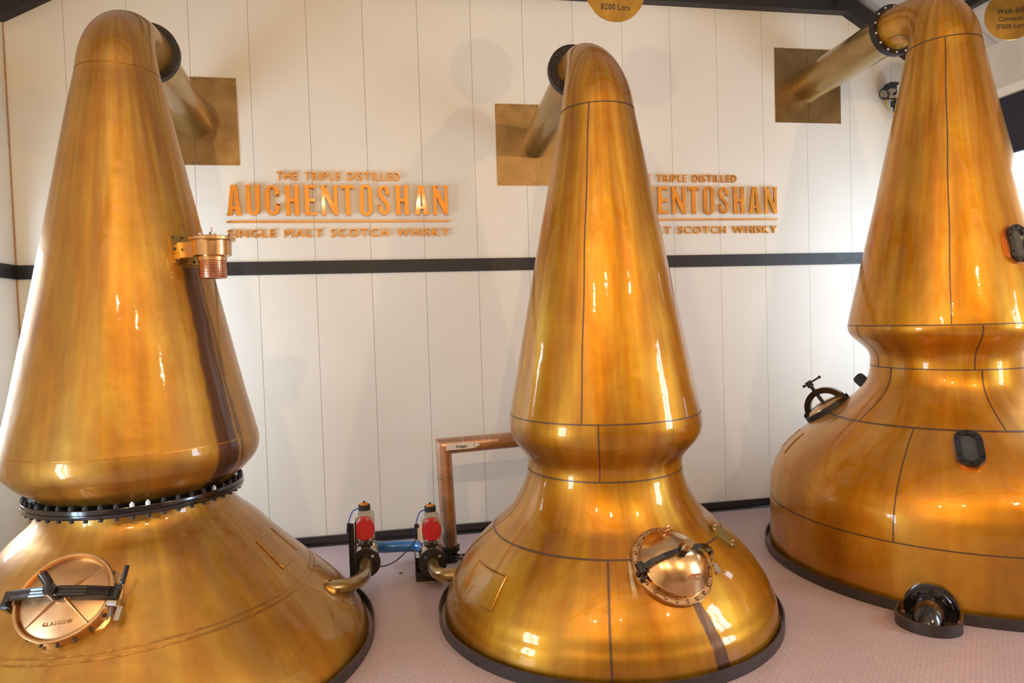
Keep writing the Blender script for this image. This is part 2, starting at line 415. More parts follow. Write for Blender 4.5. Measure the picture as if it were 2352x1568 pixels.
# ------------------------------------------------------------------ pot stills
PR = {'M': [(-.1,1.12),(0,1.118),(.06,1.113),(.1,1.107),(.16,1.092),(.2,1.073),(.25,1.052),(.3,1.022),(.35,.990),(.4,.952),(.45,.910),(.5,.862),(.55,.810),(.6,.755),(.65,.700),(.7,.648),(.75,.612),(.8,.582),(.85,.558),(.9,.540),(.95,.527),(1.0,.521),(1.03,.521),(1.06,.527),(1.09,.545),(1.12,.570),(1.15,.596),(1.18,.618),(1.21,.634),(1.25,.644),(1.29,.648),(1.33,.645),(1.38,.637),(1.45,.624),(1.6,.595),(1.9,.537),(2.2,.478),(2.5,.420),(2.8,.360),(3.1,.3),(3.38,.246)],
'R': [(-.1,1.342),(.1,1.342),(.3,1.338),(.45,1.335),(.55,1.330),(.62,1.320),(.68,1.300),(.74,1.275),(.8,1.238),(.86,1.192),(.92,1.138),(.98,1.072),(1.04,1.000),(1.1,.915),(1.16,.828),(1.22,.745),(1.28,.672),(1.34,.614),(1.4,.573),(1.45,.555),(1.5,.546),(1.56,.542),(1.61,.546),(1.65,.562),(1.69,.596),(1.73,.640),(1.76,.672),(1.79,.694),(1.82,.704),(1.85,.706),(1.88,.702),(1.95,.689),(2.1,.657),(2.4,.592),(2.8,.502),(3.2,.420),(3.6,.337),(4.02,.253)],
'L': [(-.1,1.36),(0,1.345),(.05,1.333),(.1,1.316),(.15,1.29),(.2,1.255),(.25,1.215),(.3,1.168),(.4,1.062),(.5,.962),(.6,.862),(.7,.765),(.78,.695),(.84,.632),(.88,.585),(.92,.550),(.96,.530),(1.0,.522),(1.05,.528),(1.09,.562),(1.13,.612),(1.17,.652),(1.21,.682),(1.25,.697),(1.29,.702),(1.33,.698),(1.38,.686),(1.45,.670),(1.6,.634),(1.9,.570),(2.2,.506),(2.5,.444),(2.8,.382),(3.1,.322),(3.3,.281),(3.545,.226)]}
class Still:
    pass
def smooth_profile(p):
    out = []
    P = [(2*p[0][0]-p[1][0], 2*p[0][1]-p[1][1])] + p + [(2*p[-1][0]-p[-2][0], 2*p[-1][1]-p[-2][1])]
    for i in range(1, len(P)-2):
        a, b, c, d = P[i-1:i+3]
        for k in range(5):                              # Hermite in z with finite-difference slopes
            t = k/5; h = c[0]-b[0]
            mb_ = (c[1]-a[1])/(c[0]-a[0]); mc = (d[1]-b[1])/(d[0]-b[0])
            r = (2*t**3-3*t*t+1)*b[1] + (t**3-2*t*t+t)*h*mb_ + (-2*t**3+3*t*t)*c[1] + (t**3-t*t)*h*mc
            out.append((b[0]+h*t, r))
    out.append(p[-1]); return out
def interp(tab, z):
    if z <= tab[0][0]: return tab[0][1]
    for a, b in zip(tab, tab[1:]):
        if z <= b[0]: return a[1] + (b[1]-a[1])*(z-a[0])/(b[0]-a[0])
    return tab[-1][1]
def lathe_obj(S, name, z0, z1, mat, parent, dr=0., n=160, a0=None, a1=None):
    zs = [z0] + [z for z, r in S.prof if z0+.002 < z < z1-.002] + [z1]
    v = []; nor = []; f = []
    full = a0 is None
    cnt = n if full else max(2, int(n*(a1-a0)/360)+1)
    for z in zs:
        r = interp(S.prof, z)+dr; e = .004
        sl = (interp(S.prof, z+e)-interp(S.prof, z-e))/(2*e)
        for i in range(cnt):
            a = 2*pi*i/n if full else R(a0+(a1-a0)*i/(cnt-1))
            s, c = math.sin(a), -math.cos(a)
            v.append((S.off(z)+r*s, r*c, z)); nn = Vector((s, c, -sl)).normalized(); nor.append(tuple(nn))
    for k in range(len(zs)-1):
        for i in range(cnt if full else cnt-1):
            j = (i+1) % cnt; f.append((k*cnt+i, k*cnt+j, (k+1)*cnt+j, (k+1)*cnt+i))
    me = bpy.data.meshes.new(name); me.from_pydata(v, [], f)
    for p in me.polygons: p.use_smooth = True
    me.normals_split_custom_set_from_vertices(nor)
    return obj(name, me, mat, parent)
def surf(S, az, z, lift=0.):
    """local frame on the still's surface: x right, y up the slope, z outwards"""
    r = interp(S.prof, z); e = .02
    sl = (interp(S.prof, z+e)-interp(S.prof, z-e))/(2*e)
    s, c = math.sin(R(az)), -math.cos(R(az))
    n = Vector((s, c, -sl)).normalized(); x = Vector((-c, s, 0)); y = n.cross(x)
    return frame(Vector((S.off(z)+r*s, r*c, z))+n*lift, x, y, n)
def ring_seam(S, z, mat, parent, hw=.0045, dr=.0022, name='seam'): return lathe_obj(S, name, z-hw, z+hw, mat, parent, dr)
def vert_seam(S, az, z0, z1, mat, parent, w=.0045, dr=.0022):
    zs = [z0] + [z for z, r in S.prof if z0+.002 < z < z1-.002] + [z1]
    v = []; f = []
    for z in zs:
        r = interp(S.prof, z)+dr
        wob = .35*math.sin(z*9.1+az)/max(r, .2)*.3
        for sgn in (-1, 1):
            a = R(az+wob)+sgn*w/r; v.append((S.off(z)+r*math.sin(a), -r*math.cos(a), z))
    for k in range(len(zs)-1): f.append((2*k, 2*k+1, 2*k+3, 2*k+2))
    me = bpy.data.meshes.new('seam'); me.from_pydata(v, [], f)
    return obj('seam', me, mat, parent)
def surf_poly(S, az_c, z_c, pts, d, name, mat, parent, edge=True):
    """thin plate that follows the pot: grid in (azimuth offset m, z offset)"""
    n = 10; v = []; f = []
    (x0, x1, z0, z1) = pts
    for lay in (-.004, d):
        for i in range(n+1):
            for j in range(n+1):
                z = z_c+z0+(z1-z0)*j/n; r = interp(S.prof, z)+lay
                cor = .0
                a = R(az_c)+(x0+(x1-x0)*i/n)/interp(S.prof, z_c)
                v.append((S.off(z)+r*math.sin(a), -r*math.cos(a), z))
    m_ = (n+1)**2
    for i in range(n):
        for j in range(n):
            a = i*(n+1)+j; f.append((m_+a, m_+a+n+1, m_+a+n+2, m_+a+1))
    bd = [(i, 0) for i in range(n)]+[(n, j) for j in range(n)]+[(i, n) for i in range(n, 0, -1)]+[(0, j) for j in range(n, 0, -1)]
    idx = [i*(n+1)+j for i, j in bd]
    for q in range(len(idx)):
        a, b = idx[q], idx[(q+1) % len(idx)]; f.append((a, b, m_+b, m_+a))
    mb = MB(); mb.add(v, f)
    o = obj(name, mb.mesh(name, 50), mat, parent)
    if edge:
        loop = [Vector(v[m_+i]) for i in idx]
        obj('weld_edge', MB().tube([p for p in loop], .0045, 6, closed=True), m_lseam, o)
    return o

def make_still(key, X, Y, mat, label, sections, pw, yf, zf, rpipe, rflange, bolt_mat):
    S = Still(); S.prof = smooth_profile(PR[key]); S.key = key; S.mat = mat
    if key == 'M': S.off = lambda z: interp([(-.1, -.014), (.9, -.014), (1.25, 0), (2.4, .002), (3.4, .012)], z)
    else: S.off = lambda z: 0.
    t = thing('pot_still', label, 'pot still', (X, Y, 0), 'copper pot stills'); S.root = t
    S.part = {}
    for nm, z0, z1 in sections: S.part[nm] = lathe_obj(S, nm, z0, z1, mat, t)
    # swan neck: sweep in the plane of the still's axis, then the straight lyne arm into the wall
    z0, r0 = PR[key][-1]; ox = S.off(z0)
    P0 = Vector((ox, 0, z0)); P3 = Vector((ox*.6, yf-Y, zf)); PW = Vector((pw[0]-X, YB-.0-Y, pw[1]))
    dr = (PW-P3).normalized(); P1 = P0+Vector((0, -.0, .27)); P2 = P3-dr*.27
    def bez(t): return P0*(1-t)**3+P1*3*t*(1-t)**2+P2*3*t*t*(1-t)+P3*t**3
    def dbz(t): return ((P1-P0)*(1-t)**2+(P2-P1)*2*t*(1-t)+(P3-P2)*t*t).normalized()
    v = []; nor = []; f = []; n = 72; K = 28
    for i in range(K+1):
        tt = i/K; c = bez(tt); d = dbz(tt); u = Vector((1, 0, 0)); w = u.cross(d).normalized(); u = d.cross(w).normalized()
        s = tt*tt*(3-2*tt); r = r0-(.10*tt*(1-tt)) + (rpipe*1.06-r0)*s
        for q in range(n):
            a = 2*pi*q/n; e = math.cos(a)*u+math.sin(a)*w; v.append(c+r*e)
    for i in range(K):
        for q in range(n): j = (q+1) % n; f.append((i*n+q, i*n+j, (i+1)*n+j, (i+1)*n+q))
    mb = MB(); mb.add(v, f)
    sn = obj('swan_neck', mb.mesh('swan_neck', 60), mat, t); S.part['swan_neck'] = sn
    S.bez = bez; S.dbz = dbz
    fx = dr.cross(Vector((0, 0, 1))).normalized(); fy = dr.cross(fx)
    fr = frame(P3, fx, fy, dr)
    fl = obj('lyne_arm_flange', MB().lathe([(rpipe*.9, -.024), (rflange, -.024), (rflange, -.002), (rflange-.004, 0), (rflange, .002), (rflange, .026), (rpipe*.9, .026)], 48, fr), m_black, t)
    for i in range(14):
        a = 2*pi*(i+.5)/14; q = (rflange+rpipe)/2+.004
        obj('bolt', MB().dome((q*math.cos(a), q*math.sin(a), 0), .0105, -.012, 8, fr @ Matrix.Translation((0, 0, -.024))), bolt_mat, fl)
    obj('lyne_arm', MB().tube([P3+dr*.02, P3+(PW-P3)*.5, PW+dr*.02], rpipe, 48), S.armmat if hasattr(S, 'armmat') else m_brassarm, t)
    return S
m_brassarm = copper('aged_arm_copper', (.26, .145, .045), (.36, .215, .065), (.46, .30, .10), .33, dent=.1)

LX, LY = -1.5244, 4.5041
MX, MY = 1.4455, 4.4729
RX, RY = 4.3664, 4.6970
SL = make_still('L', LX, LY, m_cop_l, 'copper pot still at left with a bolted black waist flange and spoked hatch',
    [('pot', -.1, .46), ('shoulder', .46, 1.0), ('bulge', 1.0, 1.345), ('cone_head', 1.345, 3.545)], (-1.58, 3.814), 5.066, 3.885, .152, .205, m_dbolt)
SM = make_still('M', MX, MY, m_cop_m, 'copper pot still in the middle with a domed hatch and black clamp bar',
    [('pot', -.1, .592), ('shoulder', .592, .983), ('bulge', .983, 1.355), ('cone_head', 1.355, 3.38)], (1.46, 3.652), 4.99, 3.835, .128, .200, m_dbolt)
SR = make_still('R', RX, RY, m_cop_r, 'widest copper pot still at right with two oval black-rimmed sight glasses',
    [('pot', -.1, .44), ('shoulder', .44, 1.14), ('neck', 1.14, 1.53), ('bulge', 1.53, 1.86), ('cone_head', 1.86, 4.02)], (4.34, 4.292), 5.23, 4.365, .168, .218, m_bolt)

# seams
for z in (.592, .983, 1.355): ring_seam(SM, z, m_seam, SM.root)
lathe_obj(SM, 'seam', 3.37, 3.378, m_seam, SM.root, .003)
vert_seam(SM, -30.3, 1.36, 3.372, m_seam, SM.root); vert_seam(SM, -21.1, .985, 1.353, m_seam, SM.root); vert_seam(SM, -17.1, -.05, .588, m_seam, SM.root, .007)
for z in (.44, 1.14, 1.53, 1.86): ring_seam(SR, z, m_seam, SR.root)
lathe_obj(SR, 'seam', 4.01, 4.018, m_seam, SR.root, .003)
for az, z0, z1 in ((-40.7, 1.862, 4.012), (-56.4, .444, 1.138), (-85, 1.142, 1.528), (-20, 1.142, 1.528), (-101, 1.532, 1.858), (-25, 1.532, 1.858)): vert_seam(SR, az, z0, z1, m_seam, SR.root)
for z in (.452, .474): ring_seam(SL, z, m_lseam, SL.root, .004, .003)
ring_seam(SL, 1.345, m_lseam, SL.root, .003, .001); lathe_obj(SL, 'seam', 3.536, 3.542, m_lseam, SL.root, .002)
# seam up the side of the middle and right swan necks
for S, u0, az in ((SM, .0, -36), (SR, .0, -48)):
    pts = []
    for i in range(0, 22):
        tt = i/24; c = S.bez(tt); d = S.dbz(tt); u = Vector((1, 0, 0)); w = u.cross(d).normalized()
        z0, r0 = PR[S.key][-1]; s = tt*tt*(3-2*tt); rp = (.128 if S is SM else .168)*1.06
        r = r0-(.10*tt*(1-tt))+(rp-r0)*s
        pts.append(c+(r+.0005)*(math.sin(R(az))*u+(-math.cos(R(az)))*w))
    obj('seam', MB().tube(pts, .0035, 6), m_seam, S.root)

# ---- left still: bolted waist flange
fl = obj('waist_flange', MB().lathe([(.50, 1.012), (.597, 1.012), (.599, 1.016), (.599, 1.034), (.593, 1.036), (.599, 1.038), (.599, 1.058), (.597, 1.062), (.50, 1.062)], 96), m_blackg, SL.root)
lathe_obj(SL, 'black_neck_band', 1.0, 1.075, m_black, SL.root, .0025)  # black band round the neck at the flange
bt = MB().cyl((0, 0, 0), (0, 0, .016), .0135, 6).cyl((0, 0, .016), (0, 0, .024), .007, 6).mesh('bolt', 35)
bu = MB().cyl((0, 0, 0), (0, 0, -.018), .0125, 6).mesh('bolt', 35)
for i in range(48):
    a = 2*pi*i/48; p = (.578*math.sin(a), -.578*math.cos(a))
    o = obj('bolt', bt, m_bolt if i in (2, 3, 8) else m_black, fl, (*p, 1.062))
    if i in (2, 3, 8):
        o.data = bt.copy(); o.data.materials.clear(); o.data.materials.append(m_bolt)
    obj('bolt', bu, m_black, fl, (*p, 1.012))

# ---- left still: spoked manway hatch
def hatch_left():
    fr = surf(SL, -5.4, .664, -.012) @ Matrix.Rotation(R(6), 4, 'Z') @ Matrix.Scale(.93, 4)
    rim = obj('manway', MB().lathe([(.258, -.03), (.258, -.002), (.236, .004), (.234, .070), (.240, .074), (.243, .082), (.240, .090), (.232, .092), (.226, .090), (.224, .082), (.224, .03)], 72, fr), m_bronze, SL.root)
    lid = obj('lid', MB().lathe([(.224, .064), (.216, .070), (.205, .076), (.10, .090), (.045, .098), (.04, .104), (.001, .104)], 72, fr), m_lid, rim)
    for a in (40, 132, 222, 312):
        d = Vector((math.cos(R(a)), math.sin(R(a)), 0)); s = Vector((-d.y, d.x, 0))
        p0, p1 = d*.03+Vector((0, 0, .094)), d*.215+Vector((0, 0, .068))
        mb = MB(); w = .012; h = Vector((0, 0, .026))
        mb.add([p0-s*w, p0+s*w, p0+h, p1-s*w, p1+s*w, p1+h*.4], [(0,1,2), (3,5,4), (0,2,5,3), (1,4,5,2), (0,3,4,1)], fr)
        obj('rib', mb, m_lid, rim)
    for i in range(18):
        a = 2*pi*(i+.5)/18; d = Vector((math.cos(a), math.sin(a), 0))
        f2 = fr @ frame(d*.235+Vector((0, 0, .034)), (-d.y, d.x, 0), (0, 0, 1), d)
        obj('rivet', MB().dome((0, 0, 0), .0115, .012, 10, f2), m_dbolt, rim)
    # black clamp bar, bowed, with centre screw and swing bolt
    pts = [(-.285, -.005, .085), (-.245, .0, .120), (-.14, .0, .142), (0, .0, .155), (.14, 0, .142), (.245, 0, .118), (.27, 0, .1)]
    fb = fr @ Matrix.Rotation(R(-7), 4, 'Z')
    bar = MB()
    for a, b in zip(pts, pts[1:]):
        for sg in (-1, 1):
            bar.tube([(a[0], sg*.017, a[2]), (b[0], sg*.017, b[2])], .0125, 8, fr=fb)
        bar.tube([a, b], .010, 8, fr=fb)
    bar.cyl((-.285, -.045, .075), (-.285, .035, .075), .026, 12, fr=fb); bar.cyl((-.285, -.035, .02), (-.285, -.035, .08), .022, 10, fr=fb)
    bar.cyl((.27, -.035, .095), (.27, .035, .095), .022, 10, fr=fb)
    cb = obj('clamp_bar', bar, m_blackg, rim)
    sc = MB().cyl((-.03, .0, .09), (-.03, .0, .190), .032, 12, fr=fb).cyl((-.03, 0, .185), (-.03, 0, .195), .02, 12, fr=fb)
    sc.tube([(-.03, -.03, .178), (-.045, .03, .185), (-.085, .075, .20)], [.02, .024, .024], 12, fr=fb)
    obj('clamp_screw', sc, m_blackg, rim)
    hd = MB().cyl((.275, .0, .09), (.305, .05, .15), .0085, 8, fr=fb).cyl((.305, .03, .135), (.315, .12, .165), .013, 10, fr=fb)
    obj('swing_bolt_handle', hd, m_blackg, rim)
    lug = MB().cyl((.255, -.03, .095), (.248, -.10, .04), .012, 8, fr=fb).cyl((.242, -.045, .085), (.29, -.05, .085), .022, 10, fr=fb).box(.285, .312, -.135, -.06, .035, .07, fr=fb)
    obj('hinge_lug', lug, m_steel, rim)
    return fr, rim
frL, rimL = hatch_left()

# ---- middle still: domed hatch
def hatch_mid():
    fr = surf(SM, 9.6, .548, -.02)
    rim = obj('manway', MB().lathe([(.242, -.06), (.242, .030), (.236, .036), (.205, .038), (.203, .07), (.198, .074)], 72, fr), m_bronze, SM.root)
    obj('domed_lid', MB().lathe([(.204, .066), (.206, .074), (.200, .082), (.190, .090), (.170, .116), (.140, .140), (.10, .160), (.05, .172), (.001, .175)], 72, fr), m_bronze, rim)
    for i in range(22):
        a = 2*pi*(i+.3)/22
        obj('rivet', MB().dome((.223*math.cos(a), .223*math.sin(a), .036), .0125, .013, 10, fr), m_rivet, rim)
    fb = fr @ Matrix.Rotation(R(3), 4, 'Z')
    pts = [(-.228, .10), (-.19, .145), (-.12, .185), (-.05, .205), (.0, .21), (.06, .212), (.13, .20), (.19, .17), (.232, .12)]
    bar = MB()
    for (a, za), (b, zb) in zip(pts, pts[1:]):
        bar.add([(a, -.014, za), (a, .014, za), (a, .014, za-.044), (a, -.014, za-.044), (b, -.014, zb), (b, .014, zb), (b, .014, zb-.044), (b, -.014, zb-.044)],
                [(0,1,5,4), (1,2,6,5), (2,3,7,6), (3,0,4,7), (0,3,2,1), (4,5,6,7)], fr=fb)
    bar.cyl((0, 0, .17), (0, 0, .222), .032, 14, fr=fb)
    bar.cyl((-.232, -.03, .085), (-.232, .03, .085), .026, 12, fr=fb); bar.cyl((-.235, -.012, .035), (-.235, -.012, .09), .020, 10, fr=fb); bar.cyl((-.235, -.05, .04), (-.235, -.05, .075), .016, 8, fr=fb)
    bar.cyl((.232, -.02, .10), (.232, .02, .10), .018, 12, fr=fb)
    obj('clamp_bar', bar, m_blackg, rim)
    obj('clamp_knob', MB().cyl((0, 0, .20), (.006, 0, .275), .027, 20, fr=fb), m_bronze, rim)
    for c, rot in (((.0, .165, .128), 70), ((.035, -.135, .150), 10)):
        f2 = fr @ Matrix.Translation(c)
        d1 = Vector((math.cos(R(rot*.2)), math.sin(R(rot*.2)), 0)); d2 = Vector((0, .35, .94)) if rot > 40 else Vector((0, -.93, .25))
        rg = [d1*.030*math.cos(2*pi*i/18)+d2*(.016*math.sin(2*pi*i/18)+.012)+Vector((0, 0, .006)) for i in range(18)]
        obj('lifting_ring', MB().tube(rg, .0042, 6, closed=True, fr=f2).cyl((-.008, 0, -.012), (.008, 0, .008), .006, 8, fr=f2), m_pink, rim)
    pk = MB().box(.225, .252, -.125, -.07, .045, .075, fr=fb)
    pk.tube([(.238, -.075, .06), (.236, -.045, .062), (.238, -.03, .075), (.238, -.015, .09)], .006, 8, fr=fb)
    obj('padlock', pk, m_steel, rim)
    return fr
hatch_mid()
# oval cover plate on the middle still
fo = surf(SM, 52.3, .576, .0) @ Matrix.Rotation(R(8), 4, 'Z')
ell = lambda a, b, n=32: [(a*math.cos(2*pi*i/n), b*math.sin(2*pi*i/n)) for i in range(n)]
ov = obj('oval_cover', MB().prism(ell(.070, .098), -.03, .016, fo), m_oval, SM.root)
for x, y in ((-.03, .07), (.03, .07), (-.03, -.07), (.03, -.07)): obj('screw', MB().dome((x, y, .016), .0085, .008, 8, fo), m_pink, ov)
# repair patches
surf_poly(SM, -69.5, .372, (-.185, .185, -.085, .085), .006, 'repair_patch', m_cop_m, SM.root)
surf_poly(SL, 81.5, .640, (-.135, .145, -.082, .082), .006, 'repair_patch', m_cop_l, SL.root)
surf_poly(SR, -118, .895, (-.12, .12, -.08, .08), .005, 'repair_patch', m_cop_r, SR.root)

# ---- pipes leaving the pots towards the valves
def smoothpts(P, k=8):
    P = [Vector(p) for p in P]; Q = [2*P[0]-P[1]] + P + [2*P[-1]-P[-2]]; o = []
    for i in range(1, len(Q)-2):
        a, b, c, d = Q[i-1:i+3]
        for j in range(k):
            t = j/k; o.append(.5*((2*b)+(c-a)*t+(2*a-5*b+4*c-d)*t*t+(3*b-a-3*c+d)*t**3))
    return o+[P[-1]]
w2l = lambda P, X, Y: [(p[0]-X, p[1]-Y, p[2]) for p in P]
op = obj('outlet_pipe', MB().tube(smoothpts(w2l([(-.52, 4.42, .34), (-.40, 4.44, .325), (-.29, 4.55, .295), (-.225, 4.78, .25), (-.213, 5.0, .225), (-.213, 5.14, .222)], LX, LY)), .047, 20), m_brassarm, SL.root)
obj('weld_collar', MB().lathe([(.05, -.02), (.064, .0), (.054, .016), (.046, .022)], 24, surf(SL, 85.4, .338)), m_lseam, op)
op = obj('outlet_pipe', MB().tube(smoothpts(w2l([(.52, 4.86, .175), (.43, 4.88, .165), (.34, 4.93, .158), (.29, 5.03, .155), (.283, 5.19, .155)], MX, MY)), .047, 20), m_brassarm, SM.root)
obj('weld_collar', MB().tube([(.455-MX, 4.875-MY, .168), (.425-MX, 4.882-MY, .165)], [.056, .050], 24), m_lseam, op)

# ---- left still: vacuum relief valve on a riveted bracket
def relief():
    az = 60; cx = math.sin(R(az)); cy = -math.cos(R(az)); rad = Vector((cx, cy, 0)); tg = Vector((-cy, cx, 0)); up = Vector((0, 0, 1))
    v = []; f = []
    for lay in (0, .010):
        for i in range(9):
            for j in range(2):
                z = 2.378+.165*j; r = interp(SL.prof, z)+lay+.001; a = R(az-12.5+27*i/8)
                v.append((r*math.sin(a), -r*math.cos(a), z))
    for i in range(8):
        a = 2*i; f += [(18+a, 18+a+2, 18+a+3, 18+a+1), (a, a+2, 18+a+2, 18+a), (a+1, 18+a+1, 18+a+3, a+3)]
    f += [(0, 18, 19, 1), (16, 17, 35, 34)]
    pl = obj('bracket_plate', MB().add(v, f), m_brass, SL.root)
    for da, z in ((-10.5, 2.527), (-10.5, 2.46), (-10.5, 2.393), (-3, 2.53), (4, 2.532), (-3, 2.39), (4, 2.39), (10, 2.53), (12, 2.46), (10, 2.392)):
        obj('bolt', MB().dome((0, 0, .010), .0095, .010, 8, surf(SL, az+da, z)), m_dbolt, pl)
    c = rad*.645; fr = frame(c, tg, -rad, up)       # local x tangential, -y outwards
    arm = MB().box(-.058, .058, -.02, .225, 2.412, 2.500, fr)
    vb = obj('relief_valve', arm.lathe([(.001, 2.408), (.082, 2.408), (.104, 2.416), (.106, 2.500), (.001, 2.500)], 48, fr), m_bronze, SL.root)
    obj('valve_cover', MB().lathe([(.001, 2.498), (.122, 2.498), (.127, 2.503), (.127, 2.519), (.122, 2.523), (.001, 2.525)], 48, fr), m_bronze, vb)
    for i in range(8):
        a = 2*pi*(i+.2)/8
        obj('bolt', MB().cyl((.110*math.cos(a), .110*math.sin(a), 2.52), (.110*math.cos(a), .110*math.sin(a), 2.534), .009, 6, fr=fr), m_steel if i % 3 else m_dbolt, vb)
    obj('stud', MB().cyl((-.028, -.03, 2.52), (-.028, -.03, 2.575), .005, 8, fr=fr).cyl((-.028, -.03, 2.52), (-.028, -.03, 2.535), .010, 6, fr=fr), m_steel, vb)
    obj('stud', MB().cyl((.02, .03, 2.52), (.02, .03, 2.558), .0045, 8, fr=fr), m_dbolt, vb)
    obj('collar', MB().lathe([(.001, 2.388), (.078, 2.388), (.078, 2.410)], 40, fr), m_bronze, vb)
    mb = MB(); v = []; f = []
    obj('perforated_basket', MB().lathe([(.001, 2.288), (.071, 2.288), (.073, 2.291), (.073, 2.390)], 48, fr), m_perf, vb)
def perf_mat():
    a = N('perforated_copper'); x, y, z = a.sep(a.obj()); 
    az = a.math('ARCTAN2', a.math('SUBTRACT', x, .645*math.sin(R(60))), a.math('ADD', y, .645*math.cos(R(60))))
    u = a.math('SUBTRACT', a.math('FRACT', a.math('MULTIPLY', az, 7.0)), .5); v_ = a.math('SUBTRACT', a.math('FRACT', a.math('MULTIPLY', z, 82)), .5)
    d = a.math('SQRT', a.math('ADD', a.math('MULTIPLY', u, u), a.math('MULTIPLY', v_, v_)))
    h = a.step(d, .22, .32)
    return a.set(col=a.mix(h, (.05, .02, .015), (.70, .33, .18)), metal=1.0, rough=.30, normal=a.bump(h, .6, .003))
m_perf = perf_mat()
relief()

# ---- right still: sight glasses
def sight(az, z, hw, hh, rot=0):
    fr = surf(SR, az, z, .0) @ Matrix.Rotation(R(rot), 4, 'Z')
    g = obj('sight_glass', MB().prism(stadium(hw+.006, hh+.006), -.04, .018, fr), m_pink, SR.root)
    fm = obj('black_rim', MB().ringprism(stadium(hw, hh), stadium(hw*.52, hh-hw*.48), .018, .040, fr), m_blackg, g)
    obj('glass', MB().prism(stadium(hw*.53, hh-hw*.46), .018, .028, fr), m_sight, g)
    q = stadium(hw*.78, hh-hw*.22, 4)
    for x, y in q[::1]:
        obj('bolt', MB().cyl((x, y, .040), (x, y, .047), .0075, 6, fr=fr), m_black, g)
sight(-36.3, 1.03, .082, .155)
sight(1.5, 2.41, .080, .140)

# ---- right still: drain elbow with black flange
def drain():
    az = -47.2; rad = Vector((math.sin(R(az)), -math.cos(R(az)), 0)); tg = Vector((math.cos(R(az)), math.sin(R(az)), 0))
    fr = frame(rad*1.335+Vector((0, 0, .065)), tg, (0, 0, 1), rad)
    fl = obj('drain_flange', MB().lathe([(.001, .0), (.150, .0), (.155, .006), (.155, .030), (.145, .034), (.128, .034), (.122, .042), (.10, .044), (.096, .052), (.001, .052)], 56, fr), m_blackg, SR.root)
    for i in range(10):
        a = 2*pi*(i+.5)/10
        obj('bolt', MB().cyl((.110*math.cos(a), .110*math.sin(a), .04), (.110*math.cos(a), .110*math.sin(a), .056), .013, 6, fr=fr), m_blackg, fl)
    pts = [(0, -.0, .04), (0, -.0, .10), (0, -.010, .16), (0, -.04, .205), (0, -.09, .23), (0, -.17, .235)]
    obj('drain_elbow', MB().tube(smoothpts(pts), .088, 32, fr=fr), m_blackg, fl)
drain()

# ---- right still: hatch on the far left side with its clamp, and a vent stub behind
def hatch_right():
    fr = surf(SR, -131, 1.135, -.015)
    rim = obj('manway', MB().lathe([(.20, -.04), (.20, .045), (.19, .05), (.16, .05)], 48, fr), m_black, SR.root)
    obj('domed_lid', MB().lathe([(.17, .048), (.168, .056), (.15, .072), (.10, .092), (.05, .102), (.001, .105)], 48, fr), m_bronze, rim)
    fb = fr @ Matrix.Rotation(R(80), 4, 'Z')
    a = MB(); n = 16
    for i in range(n):
        t0, t1 = pi*i/n, pi*(i+1)/n
        q = [(.185*math.cos(t), .03+.185*math.sin(t)) for t in (t0, t1)]; p = [(.135*math.cos(t), .03+.135*math.sin(t)) for t in (t0, t1)]
        for w0, w1, o_, i_ in ((-.020, .020, 1, 0), ):
            v = []
            for (xx, zz), (x2, z2) in ((q[0], p[0]), (q[1], p[1])):
                v += [(xx, -.022, zz), (xx, .022, zz), (x2, .022, z2), (x2, -.022, z2)]
            a.add(v, [(0,1,5,4), (1,2,6,5), (2,3,7,6), (3,0,4,7), (0,3,2,1), (4,5,6,7)], fr=fb)
    a.box(-.20, -.13, -.025, .025, -.02, .06, fr=fb).cyl((-.165, -.05, .06), (-.165, .05, .06), .03, 10, fr=fb)
    a.box(.13, .20, -.025, .025, -.02, .06, fr=fb)
    obj('clamp_yoke', a, m_blackg, rim)
    obj('clamp_screw', MB().cyl((0, 0, .09), (0, 0, .27), .016, 10, fr=fb).cyl((0, 0, .25), (0, 0, .305), .028, 12, fr=fb), m_black, rim)
    h = MB().cyl((.12, -.04, .285), (-.06, .025, .285), .008, 8, fr=fb)
    h.cyl((.125, -.042, .285), (.113, -.038, .285), .013, 8, fr=fb).cyl((-.065, .027, .285), (-.053, .023, .285), .013, 8, fr=fb)
    obj('tommy_bar', h, m_black, rim)
hatch_right()
fv = surf(SR, -152, 1.33, 0)
obj('vent_stub', MB().lathe([(.05, -.05), (.05, .09), (.04, .11), (.001, .115)], 24, fv), m_rubber, SR.root)

